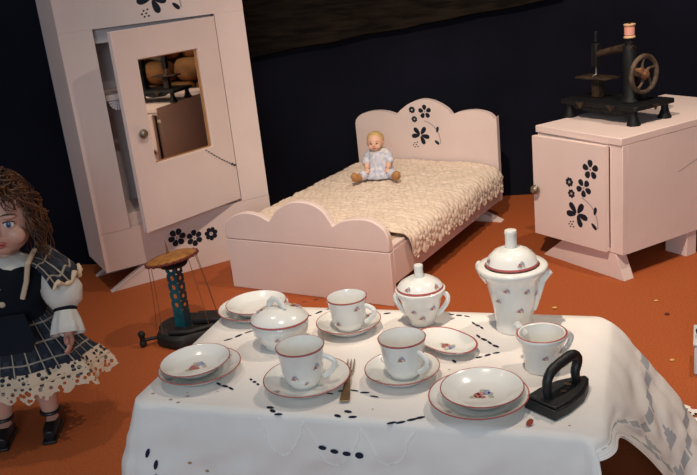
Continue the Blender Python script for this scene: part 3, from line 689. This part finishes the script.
def vessel(name, label, cat, loc, out, inner, rimseg, lid=None, knob=None, handles=(), spots=(), lidspots=(), rz=0., sp=None):
    t = thing(name, label, cat, loc, rz); pr = out+inner; ms = [0]*(len(pr)-1)
    for i in rimseg: ms[i] = 1
    mb = MB(); mb.lathe(pr, 60, mats=ms)
    for z, a, s_ in spots: wallpatch(mb, out, z, a, s_)
    mb.build('body', CH, t, smooth=50)
    for args in handles:
        mb = MB(); handle(mb, *args); mb.build('handle', CH, t)
    if sp:
        mb = MB(); mb.tube(*sp); mb.build('spout', CH, t)
    if lid:
        mb = MB(); mb.lathe([(0, lid[0][1])]+lid, 60, mats=[1, 1, 1]+[0]*(len(lid)-3))
        for z, a, s_ in lidspots:
            for (r0, z0), (r1, z1) in zip(lid, lid[1:]):
                if z0 <= z <= z1 and z1 > z0:
                    r = r0+(r1-r0)*(z-z0)/(z1-z0); nv = Vector(((z1-z0)*cos(a), (z1-z0)*sin(a), (r0-r1))).normalized(); sprig(mb, Vector((r*cos(a), r*sin(a), z))+nv*.001, nv, s_)
        l = mb.build('lid', CH, t, smooth=50)
        mb = MB(); mb.lathe(knob, 24); mb.build('lid_knob', CH, l, smooth=50)
    return t
# sugar bowl
sg = vessel('sugar_bowl', 'two-handled white sugar bowl with lid, before the foot of the bed', 'bowl', tw(.346, .297),
       [(0, .001), (.018, .001), (.021, 0), (.0215, .003), (.0225, .008), (.027, .018), (.032, .032), (.0355, .045), (.0405, .053), (.0415, .0565)],
       [(.0415, .0585), (.040, .0595), (.034, .0590), (.034, .050), (.028, .03), (.018, .01), (0, .008)], [],
       lid=[(.0385, .0598), (.0390, .0610), (.0375, .0630), (.033, .0690), (.022, .0755), (.010, .0785), (0, .079)],
       knob=[(.0075, .0775), (.0085, .080), (.0075, .084), (.0072, .092), (.0078, .0965), (.0070, .0985), (0, .099)],
       handles=[(.025, .014, .0385, .050, .012, D(-12), .0034), (.027, .018, .0385, .052, .008, D(172), .0034)],
       spots=[(.034, D(-60), .0050), (.018, D(-95), .0050), (.030, D(-120), .0045)], lidspots=[(.068, D(-130), .005), (.068, D(-45), .005), (.070, D(60), .005)])
sg.scale = (.93, .93, .97)
# coffee pot
vessel('coffee_pot', 'tall white lidded coffee pot with flared collar, at the back right', 'pot', tw(.489, .290),
       [(0, .001), (.024, .001), (.0275, 0), (.028, .004), (.027, .010), (.0295, .03), (.034, .052), (.038, .072), (.0405, .082), (.048, .090), (.0515, .096)],
       [(.0515, .099), (.049, .1015), (.040, .1010), (.039, .085), (.03, .04), (.02, .01), (0, .008)], [],
       lid=[(.0375, .1018), (.0385, .1030), (.0370, .1055), (.034, .1135), (.025, .1225), (.013, .1275), (0, .1285)],
       knob=[(.0090, .1265), (.0095, .129), (.0085, .133), (.0085, .147), (.0092, .1505), (.0083, .1535), (0, .154)],
       handles=[(.038, .070, .0490, .0985, .007, D(150), .0042)],
       spots=[(.074, D(-115), .0048), (.070, D(-70), .0048), (.040, D(-85), .0050), (.055, D(-140), .0045), (.06, D(-35), .0045)], lidspots=[(.112, D(-80), .0052), (.112, D(20), .005), (.112, D(-170), .005)],
       sp=([(.026, -.006, .030), (.0335, -.008, .056), (.040, -.010, .076), (.051, -.013, .0900)], [.0065, .0075, .0070, .0060], 12, 0))
# creamer
vessel('creamer', 'small open white cream jug, behind the flat iron', 'jug', tw(.542, .167),
       [(0, .001), (.021, .001), (.0235, 0), (.024, .003), (.0235, .008), (.0255, .022), (.0285, .036), (.0310, .042), (.0335, .046)],
       [(.0345, .0490), (.0335, .0515), (.0310, .0520), (.0290, .0510), (.0285, .042), (.025, .02), (.018, .008), (0, .006)], [10],
       handles=[(.026, .012, .0325, .044, .014, D(-20), .0034)], spots=[(.030, D(-72), .0052), (.026, D(-130), .004)],
       sp=([(.0, .030, .040), (-.003, .0345, .047), (-.006, .040, .0555)], [.006, .0065, .0055], 12, 0), rz=D(35))

# fork
fk = MB(); prof = [(-.060, .0062), (-.055, .0068), (-.03, .0052), (-.005, .0034), (.008, .0032), (.016, .0050), (.022, .0062)]
vs = []
for y, hwid in prof:
    zc = .0022+.003*gauss(y, .006, .02)
    for x, zz in ((-hwid, zc), (hwid, zc), (hwid, zc+.0016), (-hwid, zc+.0016)): vs.append((x, y, zz))
n = len(prof); fk.add(vs, [(4*i+k, 4*i+(k+1) % 4, 4*i+4+(k+1) % 4, 4*i+4+k) for i in range(n-1) for k in range(4)]+[(0, 1, 2, 3), tuple(4*(n-1)+k for k in (3, 2, 1, 0))])
fa = Vector(tw(.274, .155))-Vector(tw(.301, .041)); frk = thing('toy_fork', 'small brassy toy fork lying on the cloth between two teacups', 'fork', (Vector(tw(.274, .155))+Vector(tw(.301, .041)))/2, atan2(fa.y, fa.x)-pi/2)
fk.build('fork_handle', 'brass', frk, bevel=.0004)
for x in (-.0047, 0, .0047):
    mb = MB(); mb.tube([(x, .0215, .0030), (x, .035, .0018), (x, .048, .0022), (x, .058, .0036)], [.0016, .0014, .0013, .0008], 8); mb.build('tine', 'silverish', frk)

# flat iron
io = W2(TF, .576, .083, ZT+.0009)
ir_ = thing('flat_iron', 'small black cast-iron flat iron with looped handle, at the table corner', 'iron', io, TF[1])
# outline in table frame: wide heel at lower left, tip at the upper right
hd = Vector((.050, .074)).normalized(); sd = Vector((-hd.y, hd.x))
def ip(a, b): v = hd*a+sd*b; return (v.x, v.y)
ol = [ip(-.047, .024), ip(-.047, -.024), ip(-.02, -.0255), ip(.012, -.021), ip(.034, -.011), ip(.047, -.002), ip(.047, .002), ip(.034, .011), ip(.012, .021), ip(-.02, .0255)]
mb = MB(); mb.prismz(ol, 0, .013); mb.prismz([(x*.93, y*.93) for x, y in ol], .0132, .0165); mb.build('sole', 'iron', ir_, bevel=.0015)
mb = MB(); hp = []
pth = [(-.030, .016), (-.0315, .028), (-.030, .040), (-.022, .049), (-.008, .053), (.010, .0555), (.020, .0545), (.0265, .049), (.027, .041), (.023, .032), (.0235, .023), (.026, .016)]
for a, z in pth: x, y = ip(a, 0); hp.append((x, y, z))
hp2 = []
for i in range(len(hp)-1):
    p0 = Vector(hp[max(0, i-1)]); p1 = Vector(hp[i]); p2 = Vector(hp[i+1]); p3 = Vector(hp[min(len(hp)-1, i+2)])
    for k in range(5):
        s_ = k/5; hp2.append(.5*((2*p1)+(p2-p0)*s_+(2*p0-5*p1+4*p2-p3)*s_*s_+(3*p1-p0-3*p2+p3)*s_**3))
hp2.append(Vector(hp[-1])); nh = len(hp2)
mb.tube(hp2, [.0050+.0018*sin(pi*i/(nh-1)) for i in range(nh)], 14, 0); mb.build('handle', 'iron', ir_)
mb = MB()
for a, b in ((-.005, -.004), (.012, .003)): x, y = ip(a, b); mb.ball((x, y, .0168), (.0042, .003, .0012), 0, n=10, k=6)
tag(mb.build('rust_spot', 'rust', ir_), 'rusty spots on the sole plate')
# dry petal and floor crumbs
mb = MB(); mb.ball((0, 0, .0028), (.0055, .0038, .0026), n=12, k=8)
mb.v = [(x, y, z+.0015*sin(x*500)) for x, y, z in mb.v]; mb.v = [(x, y, max(z, .0002)) for x, y, z in mb.v]
pt = mb.build('dried_petal', 'petal', loc=tw(.541, .020), rot=(0, 0, .6)); tag(pt, 'dried red-brown petal on the cloth in front of the flat iron', 'petal')
def crumb(m, label, loc, s_):
    mb = MB(); mb.ball((0, 0, s_*.4), (s_, s_*.7, s_*.4), n=9, k=6); mb.v = [tuple(Vector(v)+Vector(noise.noise_vector(Vector(v)*300+Vector(loc)*50))*s_*.15) for v in mb.v]
    mb.v = [(x, y, max(z, .0)) for x, y, z in mb.v]; tag(mb.build('crumb', m, loc=loc), label, 'crumb', 'crumbs on the orange floor')
crumb('darkred', 'dark crumb on the orange floor right of the table', (.655, 1.627, 0), .006)
crumb('straw', 'yellow crumb on the floor near the low table cloth', (.585, 1.425, 0), .005)
crumb('straw', 'yellow crumb on the floor before the cabinet foot', (.44, 1.72, 0), .006)
crumb('straw', 'yellow crumb on the floor right of the cabinet foot', (.66, 1.70, 0), .005)

# pale box cut by the right edge
bx = thing('small_box', 'pale blue-grey little box with a dark knob at the right edge', 'box', (.653, 1.373, 0), -.41)
mb = MB(); mb.box(-.045, .045, -.03, .05, 0, .058); mb.build('body', 'box', bx, bevel=.003)
mb = MB(); mb.box(-.047, .047, -.032, .052, .0585, .064); mb.build('lid', 'box', bx, bevel=.0015)
mb = MB(); mb.lathe([(0, .0645), (.010, .0645), (.012, .070), (.014, .076), (.010, .082), (0, .083)], 18, c=(-.03, .0, 0)); mb.build('knob', 'iron', bx)

# ------------------------------------------------------------------ porcelain doll standing on the left
DX, DY = -.625, 1.43
pd = thing('porcelain_doll', 'standing porcelain doll with auburn curls and navy plaid dress, at the left edge', 'doll', (DX, DY, 0), radians(6))
HC = Vector((.028, -.004, .418))
bd = MB()
# head, face
bd.ball(HC+Vector((0, .006, .012)), (.052, .055, .058), n=28, k=18)
bd.ball(HC+Vector((0, -.010, -.018)), (.043, .043, .042), n=24, k=14)
bd.ball(HC+Vector((0, -.028, -.044)), (.018, .018, .014), n=14, k=10)
for s_ in (-1, 1):
    bd.ball(HC+Vector((.024*s_, -.034, -.024)), (.018, .016, .017), n=14, k=10)
    bd.ball(HC+Vector((.051*s_, .006, -.006)), (.006, .009, .013), n=12, k=8)
    bd.ball(HC+Vector((.022*s_, -.045, .012)), (.014, .006, .005), n=12, k=8)
bd.tube([HC+Vector((0, -.047, .006)), HC+Vector((0, -.054, -.008)), HC+Vector((0, -.058, -.016))], [.0045, .0055, .0065], 10)
bd.tube([HC+Vector((0, .012, -.03)), Vector((.018, .004, .352)), Vector((.012, 0, .33))], [.024, .020, .028], 16)
# torso, limbs
bd.tube([(.012, 0, .345), (.008, 0, .325), (.004, 0, .29), (0, 0, .25), (0, 0, .20), (0, 0, .175)], [.030, .055, .056, .048, .055, .04], 20, flat=.75, up=(1, 0, 0))
def limb(pts, rs): bd.tube(pts, rs, 14)
HANDS = []
for s_ in (-1, 1):
    sh = Vector((.012+.068*s_, 0, .322)); el = Vector((.006+.098*s_, -.016, .272)); wrp = Vector((.002+.103*s_, -.050, .206))
    limb([sh, sh.lerp(el, .5), el, el.lerp(wrp, .5), wrp], [.023, .020, .0165, .0155, .011])
    hv = (wrp-el).normalized(); hp_ = wrp+hv*.020
    bd.ball(wrp+hv*.012, (.010, .007, .015), rot=hv.to_track_quat('Z', 'Y').to_matrix(), n=12, k=8)
    ax = Vector((0, 1, 0)); ax = (ax-hv*ax.dot(hv)).normalized()
    side = hv.cross(ax)
    for k, ln in enumerate((.017, .020, .021, .018)):
        b0 = wrp+hv*.018+ax*(k-1.5)*.0058
        bd.tube([b0, b0+hv*ln*.5, b0+hv*ln*.85-side*s_*.004, b0+hv*ln-side*s_*.008], [.0031, .0030, .0027, .0022], 8)
    th = wrp+hv*.008-ax*.008
    bd.tube([th, th-ax*.006+hv*.007, th-ax*.008+hv*.014], [.0035, .0032, .0024], 8)
    hpv = Vector((.032*s_-.008, 0, .175)); an = Vector((.043*s_-.010, -.012, .036))
    limb([hpv, hpv.lerp(an, .45), hpv.lerp(an, .7)+Vector((0, .003, 0)), an], [.026, .022, .0215, .0145])
    bd.tube([an+Vector((0, .006, -.010)), an+Vector((0, -.02, -.018)), an+Vector((0, -.040, -.022))], [.012, .012, .009], 12)
body = bd.build('body', 'skin', pd, remesh=.0022)
for s_ in (-1, 1):
    mb = MB(); c = HC+Vector((.0215*s_, -.0475, -.001)); mb.ball(c, (.0088, .0045, .0062), 0, n=16, k=10); mb.ball(c+Vector((0, -.0030, 0)), (.0050, .0022, .0052), 1, n=14, k=8); mb.ball(c+Vector((0, -.0048, 0)), (.0023, .001, .0024), 2, n=10, k=6)
    mb.tube([c+Vector((x, -.0030-.0018*cos(x*170), .0046+.0018*cos(x*180))) for x in (-.009, -.005, 0, .005, .009)], .0011, 6, 2)
    tag(mb.build('eye', ['eyewhite', 'iris', 'eye'], body, smooth=60), 'blue glass eye')
    mb = MB(); mb.tube([HC+Vector((.0215*s_+x, -.050-.003*cos(x*120), .0145+.0035*cos(x*110))) for x in (-.011, -.005, 0, .005, .011)], [.0006, .0011, .0013, .0011, .0006], 6); mb.build('eyebrow', 'hair', body)
mb = MB()
mb.tube([HC+Vector((x, -.0535+.22*abs(x), -.0325+.0016*sin(abs(x)*300))) for x in (-.011, -.006, -.002, .002, .006, .011)], [.001, .0028, .0030, .0030, .0028, .001], 8)
mb.tube([HC+Vector((x, -.0530+.22*abs(x), -.0368)) for x in (-.008, -.004, 0, .004, .008)], [.001, .0026, .0032, .0026, .001], 8); mb.build('lips', 'lip', body)
# hair: cap + curls
hb = MB(); rr = random.Random(11)
hb.ball(HC+Vector((0, .016, .026)), (.054, .054, .060), n=24, k=14)
for i in range(620):
    a = rr.uniform(-.62, 3.76) if i > 170 else rr.uniform(3.5, 5.92); el_ = rr.uniform(.02, 1.5)
    fr = sin(a) < -.60
    p0 = HC+Vector((.055*cos(a)*cos(el_), .006+.054*sin(a)*cos(el_), .016+.072*sin(el_)))
    if fr and p0.z < HC.z+.046: p0.z = HC.z+.046+rr.uniform(0, .02)
    ln = rr.uniform(.02, .035) if fr else rr.uniform(.055, .125)
    outv = Vector((cos(a), sin(a), 0)); ph = rr.uniform(0, 6.28); turns = rr.uniform(2.5, 5); amp = rr.uniform(.002, .0062)
    if fr: outv = Vector(((.5+rr.random()*.5)*(1 if p0.x > HC.x else -1), -.25, 0))
    rad = rr.uniform(.0009, .0021)
    pts = []
    for k in range(15):
        t = k/14
        if fr: q = p0+outv*(.034*t)+Vector((0, -.010*sin(pi*t), .011*sin(pi*t)-.026*t*t))
        else: q = p0+outv*(.013*sin(t*pi*.6)+.003)+Vector((0, 0, -ln*t+.006*sin(t*pi)))
        q += Vector((cos(ph+turns*6.28*t*.6), sin(ph+turns*6.28*t*.6), .4*sin(ph+turns*t*4)))*amp*min(1, t*3)
        pts.append(q)
    hb.tube(pts, [rad*(1-.6*(k/14)**3) for k in range(15)], 5)
tag(hb.build('hair', 'hair', body, smooth=80), 'curly auburn hair')
# bodice, collar, buttons
mb = MB(); mb.tube([(.014, -.002, .345), (.012, -.002, .334), (.008, -.002, .300), (.002, -.002, .262), (.001, -.002, .235)], [.040, .076, .078, .062, .068], 28, flat=.72, up=(1, 0, 0)); bod = mb.build('bodice', 'navy', pd); tag(bod, 'dark navy velvet bodice')
mb = MB()
for s_ in (-1, 1):
    mb.patch((.0, 0, 0), (0, 0, 1), .001, .001)
mb = MB(); mb.lathe([(.024, .352), (.034, .347), (.046, .338), (.050, .333), (.046, .3345), (.032, .343), (.024, .352)], 32, c=(.014, -.004, 0), sy=.9, fn=lambda a, z: 1+.04*sin(9*a)); mb.build('collar', 'white_fab', bod)
for zz, x in ((.306, .010), (.276, .006)): mb = MB(); mb.ball((x, -.054 if zz > .29 else -.051, zz), (.006, .004, .006), n=12, k=8); mb.build('button', 'cream_lace', bod)
# sleeves
for s_ in (-1, 1):
    sh = Vector((.012+.070*s_, -.002, .318)); el = Vector((.006+.098*s_, -.016, .272)); wrp = Vector((.002+.103*s_, -.050, .210))
    mb = MB(); d_ = (el-sh).normalized()
    mb.tube([sh+d_*-.012, sh+d_*.008, sh+d_*.030, el, el.lerp(wrp, .25), el.lerp(wrp, .45)], [.018, .025, .033, .037, .032, .018], 22)
    for i, v in enumerate(mb.v): mb.v[i] = tuple(Vector(v)+Vector(noise.noise_vector(Vector(v)*45))*.004)
    slv = mb.build('sleeve', 'white_fab', pd, smooth=80); tag(slv, 'puffed white sleeve')
    mb = MB(); c0 = el.lerp(wrp, .45); dd = (wrp-el).normalized(); rm = dd.to_track_quat('Z', 'Y').to_matrix()
    mb.lathe([(.0195, -.004), (.021, 0), (.0195, .004)], 20, c=c0, rot=rm); mb.build('cuff_band', 'navy', slv)
    mb = MB(); mb.lathe([(.0195, .0), (.025, .018), (.030, .040), (.029, .041), (.023, .018), (.018, 0)], 40, c=c0+dd*.004, rot=rm, fn=lambda a, z: 1+.09*sin(8*a)*(z > .01)); mb.build('cuff_frill', 'white_fab', slv, smooth=80)
    # plaid shoulder ruffle with lace edge
    mb = MB(); K = 26; vs = []; uvs = []
    for i in range(K+1):
        t = i/K; yy = .058-.122*t
        for k in range(6):
            q = k/5; x = .042+.030*q+.034*q*sin(pi*t); xx = .012+s_*(x+.016); z = .352-.010*q-.040*q*q-.010*abs(t-.5)+.006*q*sin(t*22); vs.append((xx, yy*(1+.1*q), z))
    fs = [(i*6+k, i*6+k+1, i*6+k+7, i*6+k+6) for i in range(K) for k in range(5)]
    uvq = [[(i/K*5, k/5*2.2), (i/K*5, (k+1)/5*2.2), ((i+1)/K*5, (k+1)/5*2.2), ((i+1)/K*5, k/5*2.2)] for i in range(K) for k in range(5)]
    mb.add(vs, fs, 0, uvq); rf = mb.build('shoulder_ruffle', 'plaid', pd, smooth=180); tag(rf, 'plaid shoulder ruffle')
    so = rf.modifiers.new('t', 'SOLIDIFY'); so.thickness = .0015
    mb = MB(); ed = [Vector(vs[i*6+5]) for i in range(K+1)]; mb.tube([e+Vector((s_*.002, 0, .002*sin(j*1.6))) for j, e in enumerate(ed)], [.004+.0015*sin(j*1.9) for j in range(K+1)], 8); mb.build('lace_trim', 'cream_lace', rf)
    mb = MB(); ed = [Vector(vs[i*6]) for i in range(13, K+1)]; mb.tube([e+Vector((-s_*.001, -.004, .002)) for e in ed]+[Vector((.008+s_*.050, -.060, .315)), Vector((.003+s_*.042, -.060, .285))], .0045, 8); mb.build('lace_strap', 'cream_lace', rf)
# skirt
def sk(a, z): f = (.262-z)/.15; return 1+.055*f*sin(9*a+1)+.02*f*sin(17*a)
pr = [(.050, .264), (.058, .258), (.072, .240), (.096, .205), (.122, .170), (.146, .140), (.158, .126)]
mb = MB(); mb.lathe(pr, 120, sx=.95, sy=.60, fn=sk, wrapuv=(30, 1.15)); skirt = mb.build('skirt', 'plaid', pd, smooth=180); tag(skirt, 'navy and white plaid skirt')
so = skirt.modifiers.new('t', 'SOLIDIFY'); so.thickness = .0015
mb = MB(); mb.lathe([(.141, .153), (.153, .138), (.162, .122), (.166, .107)], 160, sx=.95, sy=.60, fn=lambda a, z: sk(a, z)*(1+.012*sin(40*a)*(z < .11))+(.01*sin(30*a) if z < .112 else 0))
for i, v in enumerate(mb.v):
    if v[2] < .110: mb.v[i] = (v[0], v[1], v[2]+.005*sin(20*atan2(v[1], v[0])))
tag(mb.build('skirt_lace', 'lace_doll', skirt, smooth=180), 'wide cream lace band around the hem')
mb = MB(); mb.lathe([(.154, .137), (.157, .134), (.155, .131)], 120, sx=.95, sy=.60, fn=sk); mb.build('ribbon', 'cream_lace', skirt, smooth=180)
mb = MB(); mb.prism([(-.045, .262), (.045, .262), (.060, .215), (.050, .20), (-.05, .20), (-.06, .215)], -.080, -.078)
mb.v = [(x, y-(.262-z)*.42+.9*x*x*3, z) for x, y, z in mb.v]; tag(mb.build('apron', 'navy', pd, smooth=0), 'dark apron panel')
for s_ in (-1, 1):
    hpv = Vector((.032*s_-.008, 0, .165)); an = Vector((.043*s_-.010, -.012, .036)); kn = hpv.lerp(an, .52)
    mb = MB(); mb.tube([hpv, kn, kn.lerp(an, .12)], [.030, .026, .030], 20); pb = mb.build('pantalette', 'white_fab', pd, smooth=80)
    mb = MB(); mb.tube([an+Vector((0, .012, -.016)), an+Vector((0, -.008, -.019)), an+Vector((0, -.030, -.022)), an+Vector((0, -.048, -.024))], [.0140, .0145, .0145, .010], 16)
    mb.box(an.x-.013, an.x+.013, an.y-.056, an.y+.024, .0, .006)
    mb.v = [(x, y, max(z, .0)) for x, y, z in mb.v]
    shoe = mb.build('shoe', 'blackshoe', pd, bevel=.002); tag(shoe, 'black strapped shoe')
    mb = MB(); mb.tube([an+Vector((.0165*cos(q), -.002+.0165*sin(q), .006)) for q in [2*pi*k/20 for k in range(20)]], .0035, 8, 0, closed=True); mb.build('shoe_strap', 'blackshoe', shoe)

# ------------------------------------------------------------------ bisque baby doll sitting on the coverlet
bp_ = W2(BF, .203, .480, .1785)
by = thing('baby_doll', 'small blond bisque baby doll in blue and white dress sitting on bed', 'doll', bp_, radians(-14)); by.scale = (.9, .9, .9)
b = MB(); H = Vector((-.004, -.012, .118))
b.ball(H, (.0265, .028, .029), n=24, k=16); b.ball(H+Vector((0, -.007, -.011)), (.0215, .021, .018), n=20, k=12)
for s_ in (-1, 1): b.ball(H+Vector((.0115*s_, -.019, -.012)), (.0085, .008, .008), n=12, k=8); b.ball(H+Vector((.0262*s_, .002, -.005)), (.003, .005, .007), n=10, k=6)
b.tube([H+Vector((0, -.0265, -.002)), H+Vector((0, -.0305, -.0085))], [.0022, .0035], 8)
b.tube([H+Vector((0, .002, -.02)), (0, 0, .084)], [.012, .015], 12)
b.tube([(0, 0, .090), (0, 0, .075), (0, .002, .045), (0, .003, .018), (0, .003, .008)], [.018, .029, .030, .034, .024], 16)
for s_ in (-1, 1):
    b.tube([(.026*s_, 0, .078), (.037*s_, -.016, .056), (.034*s_, -.036, .036)], [.011, .0098, .0075], 12)
    hw_ = Vector((.034*s_, -.036, .036)); hv = Vector((-.05*s_, -.75, -.45)).normalized(); sx_ = Vector((1, 0, 0))
    b.ball(hw_+hv*.006, (.0062, .0078, .0046), n=10, k=8)
    for k, ln in enumerate((.0085, .0100, .0100, .0085)):
        f0 = hw_+hv*.009+sx_*(k-1.5)*.0034; b.tube([f0, f0+hv*ln*.6, f0+hv*ln+Vector((0, .001, -.0025))], [.0019, .0017, .0013], 7)
    t0 = hw_+hv*.004-sx_*s_*.005; b.tube([t0, t0-sx_*s_*.004+hv*.004, t0-sx_*s_*.005+hv*.008], [.0021, .0018, .0014], 7)
    b.tube([(.016*s_, -.004, .016), (.040*s_, -.034, .017), (.062*s_, -.066, .0135)], [.016, .0135, .0105], 12)
    b.tube([(.062*s_, -.066, .0135), (.066*s_, -.075, .018), (.067*s_, -.079, .026)], [.010, .009, .008], 12)
bb = b.build('body', 'babyskin', by, remesh=.0013)
mb = MB(); mb.ball(H+Vector((0, .0045, .0055)), (.0278, .0278, .0268), n=28, k=18)
for i, v in enumerate(mb.v):
    d_ = Vector(v)-H; n_ = noise.noise(Vector(v)*160); 
    if d_.y < -.012 and d_.z < .014: v = tuple(H+d_*.80)
    mb.v[i] = tuple(Vector(v)+d_.normalized()*.0014*n_)
mb.build('hair', 'blond', bb, smooth=80)
for s_ in (-1, 1):
    mb = MB(); mb.ball(H+Vector((.0095*s_, -.0262, -.0015)), (.0036, .0016, .0019), 0, n=10, k=6); mb.tube([H+Vector((.0095*s_+x, -.0268+abs(x)*.2, .0055-abs(x)*.2)) for x in (-.005, 0, .005)], .0007, 6, 1); mb.build('eye', ['eye', 'boot'], bb)
mb = MB(); mb.tube([H+Vector((x, -.0280+abs(x)*.35, -.0165)) for x in (-.005, -.002, .002, .005)], [.0008, .0018, .0018, .0008], 8); mb.build('lips', 'lip', bb)
mb = MB(); mb.lathe([(.016, .094), (.031, .082), (.034, .060), (.037, .040), (.048, .020), (.056, .006), (.054, .004), (.04, .018)], 60, c=(0, -.004, 0), sy=.95, fn=lambda a, z: 1+.05*sin(11*a)*(z < .05)); dress = mb.build('dress', 'babydress', by, smooth=80); tag(dress, 'white and blue print dress')
for s_ in (-1, 1):
    mb = MB(); mb.tube([(.020*s_, 0, .084), (.031*s_, -.006, .070), (.038*s_, -.018, .055), (.037*s_, -.025, .048)], [.014, .0155, .0145, .011], 14); mb.build('sleeve', 'babydress', by, smooth=80)
    mb = MB(); mb.tube([(.044*s_, -.040, .0175), (.055*s_, -.056, .0155)], [.0165, .0135], 14); mb.build('pant_leg', 'babydress', by)
    mb = MB(); mb.tube([(.056*s_, -.057, .0142), (.063*s_, -.068, .0138), (.067*s_, -.076, .017), (.068*s_, -.081, .028), (.068*s_, -.082, .034)], [.0115, .0125, .0125, .0110, .006], 14); mb.v = [(x, y, max(z, .001)) for x, y, z in mb.v]; tag(mb.build('boot', 'boot', by, smooth=80), 'tan boot')
mb = MB(); mb.lathe([(.017, .094), (.028, .090), (.036, .080), (.034, .081), (.026, .091), (.017, .095)], 40, sy=.9, fn=lambda a, z: 1+.05*sin(9*a)*(z < .085)); mb.build('collar', 'white_fab', by)

# ------------------------------------------------------------------ light
def spot(name, loc, target, energy, col, size, angle=90, blend=.5):
    l = bpy.data.lights.new(name, 'SPOT'); l.energy = energy; l.color = col; l.shadow_soft_size = size; l.spot_size = radians(angle); l.spot_blend = blend
    o = bpy.data.objects.new(name, l); COL.objects.link(o); o.location = loc
    o.rotation_euler = (Vector(target)-Vector(loc)).to_track_quat('-Z', 'Y').to_euler(); return o
WARM = (1, .83, .66)
spot('ceiling_spot', (-.08, .80, 1.75), (.68, 2.10, .1), 124, WARM, .025, 82, 1.)
spot('ceiling_spot', (.85, 1.50, 1.95), (.35, 1.7, .1), 48, WARM, .025, 90, 1.)
spot('ceiling_spot', (-.62, 1.56, 2.0), (-.55, 1.52, 0), 22, WARM, .025, 62, 1.)
al = bpy.data.lights.new('cool_fill_light', 'AREA'); al.shape = 'RECTANGLE'; al.size = 1.1; al.size_y = .9; al.energy = 29; al.color = (.72, .88, 1)  # unseen cool fill, added behind the camera to lift the upright faces
ao = bpy.data.objects.new('cool_fill_light', al); COL.objects.link(ao); ao.location = (-.3, -1.7, 1.15); ao.rotation_euler = (Vector((0, 1.4, .2))-Vector(ao.location)).to_track_quat('-Z', 'Y').to_euler()
wl = bpy.data.worlds.new('room_light'); S.world = wl; wl.use_nodes = True
wl.node_tree.nodes['Background'].inputs['Color'].default_value = (.74, .86, 1, 1); wl.node_tree.nodes['Background'].inputs['Strength'].default_value = .26

# ------------------------------------------------------------------ camera
cam = bpy.data.cameras.new('camera'); co = bpy.data.objects.new('camera', cam); COL.objects.link(co); S.camera = co
p, r = radians(18.0754), radians(-6.2353)
fwd = Vector((0, cos(p), -sin(p))); rt = Vector((1, 0, 0)); up = Vector((0, sin(p), cos(p)))
R1 = cos(r)*rt+sin(r)*up; U1 = -sin(r)*rt+cos(r)*up
co.matrix_world = Matrix(((R1.x, U1.x, -fwd.x, 0), (R1.y, U1.y, -fwd.y, 0), (R1.z, U1.z, -fwd.z, .78), (0, 0, 0, 1)))
cam.sensor_fit = 'HORIZONTAL'; cam.sensor_width = 36; cam.lens = 841.53/697*36; cam.clip_start = .02
S.view_settings.view_transform = 'Standard'; S.view_settings.look = 'None'; S.view_settings.gamma = 1; S.view_settings.use_curve_mapping = False
S.view_settings.exposure = -.04
